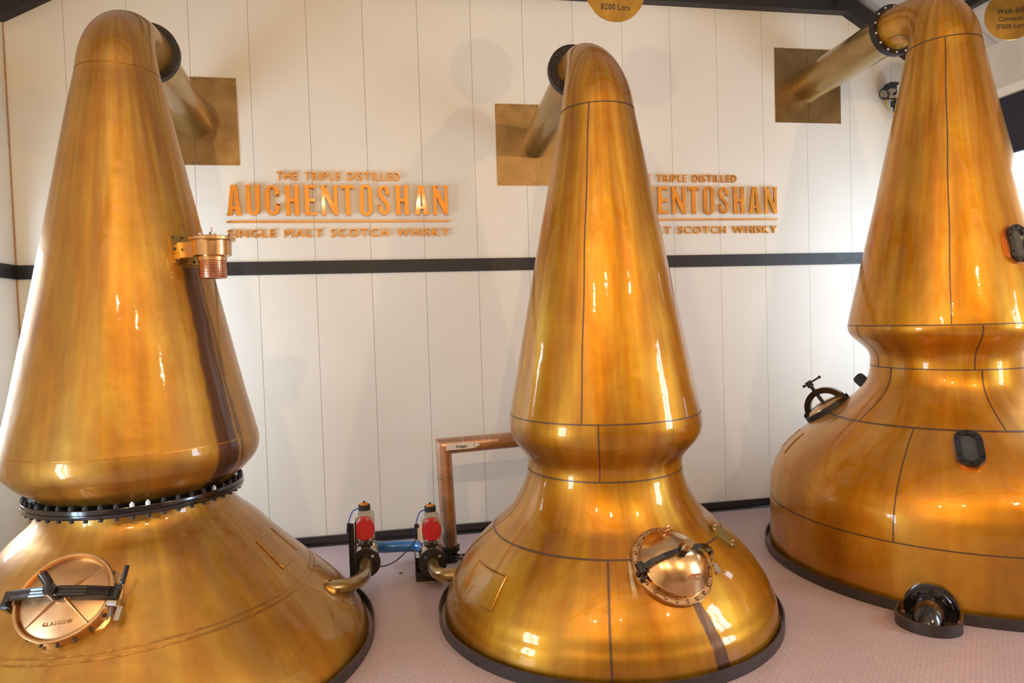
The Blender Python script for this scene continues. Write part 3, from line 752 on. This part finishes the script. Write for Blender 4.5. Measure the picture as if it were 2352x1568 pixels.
# ------------------------------------------------------------------ floor curbs
def curb(label, cx, cy, r, a0=0, a1=360, notch=None):
    t = thing('floor_curb', label, 'curb', (cx, cy, 0), 'dark steel curbs round the stills')
    def strip(path, closed, name):
        v = []; f = []; n = len(path); th = .010
        for i, p in enumerate(path):
            q0, q1 = (path[i-1], path[(i+1) % n]) if closed else (path[max(i-1, 0)], path[min(i+1, n-1)])
            d = Vector((q1[0]-q0[0], q1[1]-q0[1])).normalized(); nn = Vector((d.y, -d.x))
            for sg in (-1, 1):
                for z in (0, .072): v.append((p[0]+sg*nn.x*th/2, p[1]+sg*nn.y*th/2, z))
        for i in range(n if closed else n-1):
            a = 4*i; b = 4*((i+1) % n)
            f += [(a, b, b+1, a+1), (a+2, a+3, b+3, b+2), (a+1, b+1, b+3, a+3), (a, a+2, b+2, b)]
        if not closed: f += [(0, 1, 3, 2), (4*n-4, 4*n-2, 4*n-1, 4*n-3)]
        return obj(name, MB().add(v, f), m_curb, t)
    pt = lambda a: (r*math.sin(R(a)), -r*math.cos(R(a)))
    if a1-a0 >= 360: strip([pt(360*i/144) for i in range(144)], True, 'curb_ring')
    else: strip([pt(a0+(a1-a0)*i/140) for i in range(141)], False, 'curb_ring')
    if notch:
        strip(notch, False, 'curb_loop')
        obj('pit_shade_sheet', MB().prism(notch, .001, .004), m_pit_shade, t)  # flat dark sheet on the floor, painted to stand in for a shaded hole
    return t
curb('dark steel curb on the floor round the left still', LX, LY, 1.373)
curb('dark steel curb on the floor round the middle still', MX-.022, MY, 1.144)
az = -47.3; rd = Vector((math.sin(R(az)), -math.cos(R(az)))); tg = Vector((math.cos(R(az)), math.sin(R(az))))
loop = [rd*1.37+tg*-.172, rd*1.50+tg*-.180] + [rd*1.50+(tg*math.cos(pi-pi*i/14)*.180+rd*math.sin(pi*i/14)*.165) for i in range(1, 14)] + [rd*1.50+tg*.180, rd*1.37+tg*.172]
curb('dark steel curb round the right still with a loop round its drain elbow', RX, RY, 1.38, az+7.1, az+352.9, [tuple(p) for p in loop])

# ------------------------------------------------------------------ brass plates where the lyne arms enter the wall
def wall_plate(label, x0, x1, z0, z1, pipe, rp):
    cx, cz = (x0+x1)/2, (z0+z1)/2
    t = thing('wall_plate', label, 'metal plate', (cx, YB-.004, z0), 'brass plates round the lyne arms')
    for sg in (-1, 1):
        n = 20; hw = (x1-x0)/2; hh = (z1-z0)/2
        pc = (pipe[0]-cx, pipe[1]-cz)
        arc = [(pc[0]+sg*(rp+.004)*math.cos(pi/2-pi*i/n), pc[1]+(rp+.004)*math.sin(pi/2-pi*i/n)) for i in range(n+1)]
        pl = [(pc[0]+sg*.001, hh), *[(max(p[0], pc[0]+.001) if sg > 0 else min(p[0], pc[0]-.001), p[1]) for p in arc], (pc[0]+sg*.001, -hh), (sg*hw, -hh), (sg*hw, hh)]
        pl = [(x, z+hh) for x, z in pl]
        o = obj('half_plate', MB().prism(pl, 0, .004 if sg < 0 else .005, frame((0, .003, 0), (1, 0, 0), (0, 0, 1), (0, -1, 0))), m_plate, t)
        for x in (sg*(hw-.02), pc[0]+sg*.025):
            for z in (.02, 2*hh-.02): obj('screw', MB().dome((0, 0, 0), .006, .004, 8, frame((x, -.002, z), (1, 0, 0), (0, 0, 1), (0, -1, 0))), m_dbolt, o)
    return t
wall_plate('square brass plate on the wall behind the left still', -1.965, -1.217, 3.43, 4.19, (-1.58, 3.814), .148)
wall_plate('square brass plate on the wall behind the middle still', 1.082, 1.84, 3.263, 4.027, (1.46, 3.652), .124)
wall_plate('square brass plate on the wall beside the right still', 3.97, 4.711, 3.913, 4.662, (4.34, 4.292), .164)

# ------------------------------------------------------------------ wall lettering
def stroke(mb, P, w, d0, d1, fr):
    P = [Vector(p) for p in P]; n = len(P); a = []; b = []
    for i in range(n):
        d = (P[min(i+1, n-1)]-P[max(i-1, 0)]).normalized(); nn = Vector((-d.y, d.x)); ww = w[i] if isinstance(w, list) else w
        a.append(P[i]+nn*ww/2); b.append(P[i]-nn*ww/2)
    v = [(*p, z) for z in (d0, d1) for p in a] + [(*p, z) for z in (d0, d1) for p in b]; f = []
    for i in range(n-1):
        f += [(i, i+1, n+i+1, n+i), (2*n+i+1, 2*n+i, 3*n+i, 3*n+i+1), (n+i, n+i+1, 3*n+i+1, 3*n+i), (i+1, i, 2*n+i, 2*n+i+1)]
    f += [(0, n, 3*n, 2*n), (n-1, 3*n-1, 4*n-1, 2*n-1)]
    mb.add(v, f, fr)
def glyph(ch, w, h, d, fr):
    """condensed flared capitals, drawn in a box w x h"""
    mb = MB(); st = .30*w; fl = .035*w+.002
    def stem(x0, x1, y0=0, y1=h, f0=True, f1=True):
        e = .10*h
        L = [(x0-(fl if f0 else 0), y0), (x1+(fl if f0 else 0), y0), (x1, y0+e), (x1, y1-e), (x1+(fl if f1 else 0), y1), (x0-(fl if f1 else 0), y1), (x0, y1-e), (x0, y0+e)]
        mb.prism(L, 0, d, fr)
    if ch == 'H':
        stem(fl, fl+st); stem(w-fl-st, w-fl); mb.prism([(fl+st, .44*h), (w-fl-st, .44*h), (w-fl-st, .55*h), (fl+st, .55*h)], 0, d, fr)
    elif ch == 'E':
        s2 = .38*w; stem(fl, fl+s2); e = .095*h
        for y0, y1, x1, hook in ((0, e, w, 1), (.45*h, .545*h, w*.88, 0), (h-e, h, w*.95, -1)):
            mb.prism([(fl+s2+(fl if hook else 0), y0), (x1, y0), (x1, y1), (fl+s2+(fl if hook else 0), y1)], 0, d, fr)
            if hook > 0: mb.prism([(x1-.16*w, y1), (x1, y1), (x1, y1+.055*h)], 0, d, fr)
            if hook < 0: mb.prism([(x1-.16*w, y0), (x1, y0-.055*h), (x1, y0)], 0, d, fr)
            if not hook: mb.prism([(x1-.14*w, y1), (x1, y1), (x1, y1+.03*h)], 0, d, fr); mb.prism([(x1-.14*w, y0), (x1, y0-.03*h), (x1, y0)], 0, d, fr)
    elif ch == 'T':
        stem(w/2-st*.62, w/2+st*.62, 0, h*.905, True, False)
        mb.prism([(0, .905*h), (w, .905*h), (w, h), (0, h)], 0, d, fr)
        for sg in (0, 1):
            x = sg*w; q = .14*w*(1-2*sg); tri = [(x, .84*h), (x+q, .905*h), (x, .905*h)]
            mb.prism(tri if sg else tri, 0, d, fr)
    elif ch == 'N':
        s2 = .25*w; e = .08*h
        stem(fl, fl+s2*.8); stem(w-fl-s2*.8, w-fl)
        mb.prism([(fl+s2*.8, h), (fl+s2*.8, .62*h), (w-fl-s2*.8, 0), (w-fl-s2*.8, .38*h)], 0, d, fr)
        mb.prism([(fl+s2*.8, h), (fl+s2*.8, h*.90), (fl+s2*1.5, h)], 0, d, fr)
    elif ch == 'A':
        tw = .36*w; c = w/2
        for sg in (-1, 1):
            # thick leg from apex to foot
            t_ = st*1.05
            o0 = c+sg*(w/2-fl); i0 = c+sg*(w/2-fl-t_)
            o1 = c+sg*tw/2; i1 = c
            ym = .86*h
            L = [(o0, 0), (o1, h), (c, h), (c, ym), (i0, .0)]
            mb.prism(L, 0, d, fr)
            mb.prism([(o0+sg*fl, 0), (o0-sg*.01*w, .07*h), (o0, 0)], 0, d, fr)
            mb.prism([(i0-sg*fl, 0), (i0, .0), (i0+sg*.02*w, .07*h)], 0, d, fr)
        yb0, yb1 = .20*h, .29*h
        xi = lambda y: (w/2-fl-st*1.05)*(1-y/(.86*h))
        mb.prism([(c-xi(yb0), yb0), (c+xi(yb0), yb0), (c+xi(yb1), yb1), (c-xi(yb1), yb1)], 0, d, fr)
    elif ch == 'O':
        out = stadium(w/2, h/2+.008, 14); inn = stadium(w/2-st*1.05, h/2-.065*h, 14)
        mb.ringprism([(x+w/2, y+h/2) for x, y in out], [(x+w/2, y+h/2) for x, y in inn], 0, d, fr)
    elif ch == 'U':
        P = [(fl+st/2, h*.90), (fl+st/2, h*.30)]
        q = w/2-fl-st/2
        P = [(fl+st/2, h*.90)] + [(w/2-q*math.cos(pi*i/14), h*.24-(h*.24-.045*h)*math.sin(pi*i/14)) for i in range(15)] + [(w-fl-st/2, h*.90)]
        W = [st]+[st-(st-.09*h)*math.sin(pi*i/14)**2 for i in range(15)]+[st]
        stroke(mb, P, W, 0, d, fr)
        for x in (fl, w-fl-st): mb.prism([(x, .9*h), (x+st, .9*h), (x+st+fl, h), (x-fl, h)], 0, d, fr)
    elif ch == 'C':
        q = w/2-st/2; P = []; W = []
        P += [(w-st*.5, .655*h), (w-st*.5, .74*h)]; W += [st, st]
        for i in range(1, 14): a = pi*i/14; P.append((w/2+q*math.cos(a), .76*h+(.195*h)*math.sin(a))); W.append(st-(st-.09*h)*math.sin(a)**2)
        P += [(st/2, .74*h), (st/2, .26*h)]; W += [st*1.1, st*1.1]
        for i in range(1, 14): a = pi+pi*i/14; P.append((w/2+q*math.cos(a), .24*h+(.195*h)*math.sin(a))); W.append(st-(st-.09*h)*math.sin(a)**2)
        P += [(w-st*.5, .26*h), (w-st*.5, .36*h)]; W += [st, st]
        stroke(mb, P, W, 0, d, fr)
        mb.prism([(w-st, .655*h), (w+fl, .62*h), (w, .70*h)], 0, d, fr)
        mb.prism([(w-st, .36*h), (w, .31*h), (w+fl, .395*h)], 0, d, fr)
    elif ch == 'S':
        q = w/2-st/2; P = [(w-st*.5, .68*h), (w-st*.5, .77*h)]; W = [st, st]
        for i in range(1, 13): a = pi*i/13; P.append((w/2+q*math.cos(a), .78*h+.175*h*math.sin(a))); W.append(st-(st-.09*h)*math.sin(a)**2)
        P += [(st/2, .75*h), (st*.62, .66*h), (w*.40, .56*h), (w*.62, .46*h), (w-st*.6, .36*h), (w-st/2, .26*h)]; W += [st*1.05, st*1.1, st*1.15, st*1.15, st*1.1, st*1.05]
        for i in range(1, 13): a = -pi*i/13; P.append((w/2+q*math.cos(a), .22*h+.175*h*math.sin(a))); W.append(st-(st-.09*h)*math.sin(a)**2)
        P += [(st*.5, .24*h), (st*.5, .33*h)]; W += [st, st]
        stroke(mb, P, W, 0, d, fr)
        mb.prism([(w-st, .68*h), (w+fl*.5, .64*h), (w, .71*h)], 0, d, fr)
        mb.prism([(-fl*.5, .37*h), (0, .30*h), (st, .33*h)], 0, d, fr)
    return mb.mesh('letter')
def char_mesh(ch, depth, bold):
    cu = bpy.data.curves.new('t', 'FONT'); cu.body = ch; cu.size = 1; cu.extrude = depth; cu.resolution_u = 3; cu.offset = bold
    o = bpy.data.objects.new('t', cu); C.objects.link(o)
    bpy.context.view_layer.update()
    me = bpy.data.meshes.new_from_object(o.evaluated_get(bpy.context.evaluated_depsgraph_get()))
    bpy.data.objects.remove(o); bpy.data.curves.remove(cu); return me
_cm = {}
def cmesh(ch, b=0.):
    if (ch, b) not in _cm: _cm[ch, b] = char_mesh(ch, 0.5, b)
    return _cm[ch, b]
def text_line(parent, text, x0, x1, z0, h, y, depth, mat, name='letter', gap=.20, space=.55, fr=None, bold=0.):
    """one object per character between x0 and x1, baseline z0, cap height h, front at y (facing -Y) unless fr is given"""
    hs = [v.co.y for v in cmesh('H', bold).vertices]; sy = h/(max(hs)-min(hs))
    ext = {}
    for ch in set(text)-{' '}:
        xs_ = [v.co.x for v in cmesh(ch, bold).vertices]; ext[ch] = (min(xs_), max(xs_))
    hw = .72
    tot = sum((space*hw if c == ' ' else ext[c][1]-ext[c][0]) for c in text) + gap*hw*(len(text)-1)
    sx = (x1-x0)/tot; x = x0; outs = []
    fr = fr or frame((0, y, 0), (1, 0, 0), (0, 0, 1), (0, -1, 0))
    for c in text:
        if c == ' ': x += (space+gap)*hw*sx; continue
        e0, e1 = ext[c]; src = cmesh(c, bold); me = bpy.data.meshes.new(name)
        me.from_pydata([tuple(fr @ Vector((x+(v.co.x-e0)*sx, z0+v.co.y*sy, depth*(v.co.z+.5)))) for v in src.vertices], [], [tuple(p.vertices) for p in src.polygons])
        outs.append(obj(name, me, mat, parent)); x += (e1-e0+gap*hw)*sx
    return outs
EDG = [-1.339,-1.206,-1.178,-1.049,-1.011,-0.891,-0.843,-0.717,-0.678,-0.572,-0.533,-0.382,-0.352,-0.244,-0.193,-0.081,-0.027,0.071,0.125,0.251,0.294,0.43,0.465,0.61]
def wall_sign(label, dx):
    t = thing('wall_lettering', label, 'wall sign', (dx-.36, YB, 2.79), 'copper letter signs on the wall')
    bx, bz = .36, -2.79
    for i, ch in enumerate('AUCHENTOSHAN'):
        a, b = EDG[2*i], EDG[2*i+1]
        obj('letter', glyph(ch, b-a, .268, .018, frame((a+bx, -.016, 2.987+bz), (1, 0, 0), (0, 0, 1), (0, -1, 0))), m_letter, t)
        u, w = {'T': (.5, .5), 'A': (.26, .12), 'S': (.16, .77)}.get(ch, (.20, .5))
        px, pz = a+(b-a)*u+bx, 2.987+.268*w+bz
        obj('stand_off', MB().cyl((px, 0, pz), (px, -.017, pz), .007, 8), m_dbolt, t)
    obj('underline', MB().box(-1.349+bx, .614+bx, -.022, 0, 2.925+bz, 2.937+bz), m_letter, t)
    for tx, x0, x1, z0, h in (('THE TRIPLE DISTILLED', -.912, .175, 3.302, .072), ('SINGLE MALT SCOTCH WHISKY', -1.342, .612, 2.793, .072)):
        text_line(t, tx, x0+bx, x1+bx, z0+bz, h, -.004, .016, m_letter, gap=.26, space=.40)
    return t
wall_sign('copper letter sign on the wall between the left and middle stills', 0)
wall_sign('copper letter sign on the wall partly hidden behind the middle still', 3.345)

# ------------------------------------------------------------------ round hanging signs
def disc_sign(label, c, r, lines, ang=0):
    t = thing('hanging_sign', label, 'sign', c, 'round brass contents signs')
    t.rotation_euler = (0, 0, R(ang))
    fr = frame((0, 0, 0), (1, 0, 0), (0, 0, 1), (0, -1, 0))
    obj('disc', MB().lathe([(.001, -.004), (r-.001, -.004), (r, -.002), (r, .002), (r-.001, .004), (.001, .004)], 72, fr), m_sign, t)
    for tx, hw, z, h in lines:
        text_line(t, tx, -hw, hw, z, h, -.0042, .0012, m_ink, gap=.12, space=.38, bold=.012)
    zt = roof_z(c[0])-c[2]
    for sx in (-.6, .6):
        q = r*math.sqrt(1-.36)
        obj('hanging_rod', MB().cyl((sx*r, .006, q*.9), (sx*r, .006, zt-.0), .004, 6), m_dbolt, t)
    return t
m_sign = simple('brushed_brass_sign', (.52, .30, .06), .30, 1, .22, 6, coat=.2, bump=.1)
disc_sign('round brass sign at the top above the middle still', (1.685, 4.7, 4.308), .222, [('Contents', .100, -.066, .040), ('8200 Ltrs', .107, -.138, .040)])
disc_sign('round brass sign at the top right corner beside the right still', (4.988, 4.7, 4.290), .193, [('Wash Still', .100, .020, .037), ('Contents', .088, -.041, .037), ('17500 Ltrs', .106, -.101, .037)], -18)

# ------------------------------------------------------------------ actuated valves between the stills
def valve(label, c, blue_bolt=False):
    x, y, z = c
    t = thing('actuated_valve', label, 'valve', (x, y, 0), 'red-faced actuated valves')
    A = frame((0, 0, z), (1, 0, 0), (0, 0, 1), (0, -1, 0))      # local z towards the viewer
    body = obj('valve_body', MB().lathe([(.045, -.235), (.094, -.235), (.094, -.215), (.078, -.205), (.078, -.14), (.092, -.135), (.092, -.06), (.078, -.05), (.078, -.035), (.098, -.03), (.098, -.012)], 36, A), m_steel, t)
    fl = obj('pipe_flange', MB().lathe([(.047, -.012), (.106, -.012), (.108, -.008), (.108, .010), (.104, .014), (.047, .014)], 36, A), m_black, t)
    for i in range(4):
        a = pi/4+pi/2*i
        mt = m_bolt if i == 0 else (m_blue if (i == 1 and blue_bolt) else m_dbolt)
        obj('bolt', MB().cyl((.074*math.cos(a), .074*math.sin(a), .010), (.074*math.cos(a), .074*math.sin(a), .022), .012, 8, fr=A), mt, fl)
    for i in range(8):
        a = 2*pi*(i+.5)/8
        obj('body_bolt', MB().cyl((.084*math.cos(a), .084*math.sin(a), -.15), (.084*math.cos(a), .084*math.sin(a), -.025), .008, 6, fr=A), m_steel, body)
    obj('neck', MB().cyl((0, .11, z+.07), (0, .11, z+.115), .038, 16).box(-.055, .055, .06, .16, z+.108, z+.120), m_dbolt, t)
    for bx_ in (-.042, .042):
        obj('neck_bolt', MB().cyl((bx_, .075, z+.115), (bx_, .075, z+.138), .011, 6), m_steel, t)
    zc = z+.255
    for sx in (-1, 1): obj('mounting_plate', MB().box(sx*.068-.003, sx*.068+.003, .075, .15, z+.10, zc-.05), m_steel, t)
    obj('stem', MB().cyl((0, .11, z+.11), (0, .11, zc-.08), .014, 12).cyl((0, .11, z+.135), (0, .11, z+.16), .022, 6), m_steel, t)
    act = obj('actuator', MB().prism(rrect(.070, .088, .03), -.20, -.02, frame((0, .0, zc), (1, 0, 0), (0, 0, 1), (0, -1, 0))).prism([(-.05, .07), (.05, .07), (.045, .118), (-.045, .118)], -.17, -.05, frame((0, 0, zc), (1, 0, 0), (0, 0, 1), (0, -1, 0))), m_grey, t)
    hx = [(-.030, .088), (.030, .088), (.073, .022), (.073, -.012), (.048, -.082), (-.048, -.082), (-.073, -.012), (-.073, .022)]
    F = frame((0, 0, zc), (1, 0, 0), (0, 0, 1), (0, -1, 0))
    cap = MB().prism(hx, -.03, .012, F)
    hs_ = [(q*.90, w*.90) for q, w in hx]; n = len(hx)
    cap.add([(q, w, .012) for q, w in hx]+[(q, w, .020) for q, w in hs_], [(i, (i+1) % n, n+(i+1) % n, n+i) for i in range(n)]+[tuple(range(n, 2*n))], F)
    rc = obj('end_cap', cap, m_red, t)
    for bx_, bz_ in ((-.026, .076), (.026, .076), (-.042, -.074), (.042, -.074)):
        obj('screw', MB().cyl((bx_, bz_, .012), (bx_, bz_, .024), .008, 8, fr=F), m_bolt, rc)
    ind = obj('position_indicator', MB().cyl((0, .10, zc+.112), (0, .10, zc+.156), .044, 28), m_rubber, t)
    obj('indicator_dial', MB().cyl((0, .10, zc+.156), (0, .10, zc+.165), .030, 16).box(-.028, .028, .09, .11, zc+.165, zc+.172), m_orange, ind)
    obj('indicator_nut', MB().cyl((0, .10, zc+.165), (0, .10, zc+.184), .009, 8), m_dbolt, ind)
    sol = obj('solenoid_block', MB().box(-.106, -.078, -.0, .05, zc-.075, zc+.02).box(-.092, -.070, -.012, .07, zc-.09, zc+.055), m_offwhite, t)
    obj('solenoid_coil', MB().cyl((-.112, .02, zc-.06), (-.112, .02, zc+.045), .017, 12).box(-.125, -.10, .005, .035, zc-.01, zc+.03), m_rubber, t)
    obj('air_tube', MB().tube(smoothpts([(-.040, .08, zc+.138), (-.085, .06, zc+.12), (-.112, .03, zc+.06), (-.128, .02, zc+.0), (-.122, .02, zc-.05), (-.095, .03, zc-.09), (-.075, .05, zc-.13)]), .0045, 6), m_bluewire, t)
    return t
valve('red-faced actuated valve on the pipe from the left still', (-.214, 5.15, .222))
valve('red-faced actuated valve beside the vertical steam pipe', (.283, 5.20, .158), True)
tag(obj('pipe', MB().tube(smoothpts([(-.214, 5.37, .222), (-.214, 5.52, .215), (-.19, 5.64, .19), (-.10, 5.70, .15), (.05, 5.71, .14), (.18, 5.69, .135), (.26, 5.60, .14), (.283, 5.52, .15), (.283, 5.42, .158)]), .046, 20), m_blue),
    'glossy blue pipe joining the two red-faced valves', 'pipe')
tag(obj('cable', MB().tube(smoothpts([(.172, 5.22, .36), (.15, 5.20, .33), (.09, 5.18, .275), (.02, 5.18, .215), (-.05, 5.19, .178), (-.122, 5.20, .165)]), .0045, 6), m_rubber),
    'thin black cable sagging between the two red-faced valves', 'cable')
# black channel post beside the first valve
po = thing('channel_post', 'black steel channel post standing beside the left red-faced valve', 'post', (-.300, 4.96, 0))
obj('channel', MB().box(-.019, .019, .013, .017, 0, .575).box(-.019, -.015, -.017, .013, 0, .585).box(.015, .019, -.017, .013, 0, .575), m_black, po)
obj('conduit', MB().tube(smoothpts([(.03, .03, .58), (.026, .025, .40), (.03, .03, .2), (.05, .02, 0)]), .006, 6), m_rubber, po)
# black support tray under the second valve
tr = thing('support_box', 'black open steel box on the floor under the second red-faced valve', 'box', (.255, 5.35, 0))
mb = MB().box(-.10, -.094, -.10, .10, 0, .20).box(.094, .10, -.10, .10, 0, .09).box(-.094, .094, .094, .10, 0, .12).box(-.094, .094, -.10, -.094, 0, .075).box(-.094, .094, -.094, .094, 0, .006)
obj('tray', mb, m_black, tr)
obj('support_leg', MB().box(-.03, .09, -.03, .03, .006, .06), m_black, tr)
obj('gland', MB().tube(smoothpts([(-.07, -.05, .10), (-.075, -.06, .14), (-.06, -.06, .17)]), .012, 8).cyl((-.07, -.05, .03), (-.07, -.05, .10), .017, 8), m_brass, tr)

# ------------------------------------------------------------------ steam pipe
st_ = thing('steam_pipe', 'copper-toned lagged steam pipe rising from the floor and bending behind the middle still', 'pipe', (.452, 5.65, 0))
rp = .066; zb = .965
def miter(name, P, par):
    return obj(name, MB().tube(P, rp, 28), m_clad, par)
v = []; f = []; n = 28
mb = MB()
for (c, dz) in (((0, 0, .135), None), ((0-.012, 0, .60), None), ((-.022, 0, 0), 'm')):
    for q in range(n):
        a = 2*pi*q/n; xx, yy = rp*math.cos(a), rp*math.sin(a)
        v.append((c[0]+xx, c[1]+yy, (zb-xx if dz else c[2])))
for k in range(2):
    for q in range(n): j = (q+1) % n; f.append((k*n+q, k*n+j, (k+1)*n+j, (k+1)*n+q))
f.append(tuple(range(n))[::-1])
obj('riser', MB().add(v, f), m_clad, st_)
v = []; f = []
for i, xx in enumerate((None, .8, 1.6)):
    for q in range(n):
        a = 2*pi*q/n; h, yy = rp*math.cos(a), rp*math.sin(a)
        if xx is None: v.append((-.022+h, yy, zb-h))
        else: v.append((xx, yy+.03*i, zb-h+.022*xx))
for k in range(2):
    for q in range(n): j = (q+1) % n; f.append((k*n+q, (k+1)*n+q, (k+1)*n+j, k*n+j))
obj('crossover', MB().add(v, f), m_clad, st_)
for z in (.325, .70): obj('joint_band', MB().lathe([(rp, -.004), (rp+.002, -.003), (rp+.002, .003), (rp, .004)], 28, Matrix.Translation((-.012-.012*(z-.3), 0, z))), m_steel, st_)
for xx in (.14, .36, .56): obj('joint_band', MB().lathe([(rp, -.004), (rp+.002, -.003), (rp+.002, .003), (rp, .004)], 28, frame((xx, .03*xx/.8, zb+.022*xx), (0, 1, 0), (0, 0, 1), (1, 0, 0))), m_steel, st_)
lab = obj('pipe_label', MB().prism([(.0, -.026), (.235, -.026), (.285, 0), (.235, .026), (0, .026)], 0, .0015, frame((-.005, -rp-.0015, zb+.0), (1, .02, .025), (0, 0, 1), (0, -1, 0))), m_white, st_)
text_line(lab, 'Steam', .075, .165, zb-.010, .026, -rp-.003, .001, m_ink, gap=.12, bold=.012)
obj('label_tip', MB().box(.225, .228, -rp-.0042, -rp-.003, zb-.020, zb+.030), m_ink, lab)
vb = obj('floor_valve', MB().lathe([(.001, .0), (.070, .0), (.070, .012), (.045, .018), (.05, .05), (.045, .085), (.082, .090), (.084, .106), (.078, .108), (.084, .112), (.084, .128), (.06, .132)], 32), m_black, st_)
for i in range(8):
    a = 2*pi*i/8; obj('bolt', MB().cyl((.072*math.cos(a), .072*math.sin(a), .078), (.072*math.cos(a), .072*math.sin(a), .138), .008, 6), m_dbolt, vb)
obj('valve_bonnet', MB().cyl((.03, -.02, .05), (.10, -.09, .05), .022, 12).cyl((.10, -.09, .05), (.112, -.102, .05), .036, 16), m_dbolt, vb)

# dark drain plug in the floor
tag(obj('floor_plug', MB().lathe([(.001, .0015), (.016, .0015), (.018, .0), ], 20, Matrix.Translation((.043, 5.476, .0))), m_dbolt), 'small dark round plug in the pale floor between the valves', 'floor plug')

# ------------------------------------------------------------------ sensor on the back wall beside the right still
sn = thing('wall_sensor', 'small black and silver sensor valve with looped cables on the wall', 'sensor', (5.225, YB, 3.95))
obj('mount_bar', MB().box(-.105, .20, -.105, -.085, .195, .212).box(.14, .16, -.09, 0, .18, .225), m_dbolt, sn)
obj('sensor_body', MB().lathe([(.001, .20), (.035, .20), (.035, .222), (.022, .228), (.022, .248), (.030, .252), (.030, .262)], 20, Matrix.Translation((0, -.095, 0))).box(-.030, .034, -.125, -.065, .262, .315), m_steel, sn)
obj('sensor_head', MB().box(-.05, .04, -.135, -.055, .300, .345).box(-.03, .06, -.14, -.05, .338, .362).box(.034, .052, -.12, -.07, .245, .30), m_rubber, sn)
obj('lower_valve', MB().box(.02, .06, -.125, -.065, .125, .185).box(.045, .10, -.12, -.07, .06, .17), m_rubber, sn)
ring_ = [(-.085+.052*math.cos(2*pi*i/24), -.10, .245+.052*math.sin(2*pi*i/24)) for i in range(24)]
obj('cable_loop', MB().tube(ring_, .006, 8, closed=True).tube(smoothpts([(-.125, -.10, .275), (-.095, -.10, .305), (-.05, -.10, .328)]), .006, 8), m_rubber, sn)
ring_ = [(.065+.042*math.cos(2*pi*i/24), -.10, .01+.042*math.sin(2*pi*i/24)) for i in range(24)]
obj('cable_loop', MB().tube(ring_, .006, 8, closed=True), m_rubber, sn)
obj('yellow_cable', MB().tube(smoothpts([(-.055, -.10, .19), (-.04, -.10, .14), (-.02, -.10, .09), (.02, -.10, .055), (.08, -.10, .06)]), .005, 8), m_yellow, sn)

# embossed maker's town on the left hatch lid
hs = frL @ Matrix.Translation((0, 0, .0825))
text_line(rimL, 'GLASGOW', -.07, .07, -.150, .020, 0, .004, m_dlet, gap=.3, fr=hs)
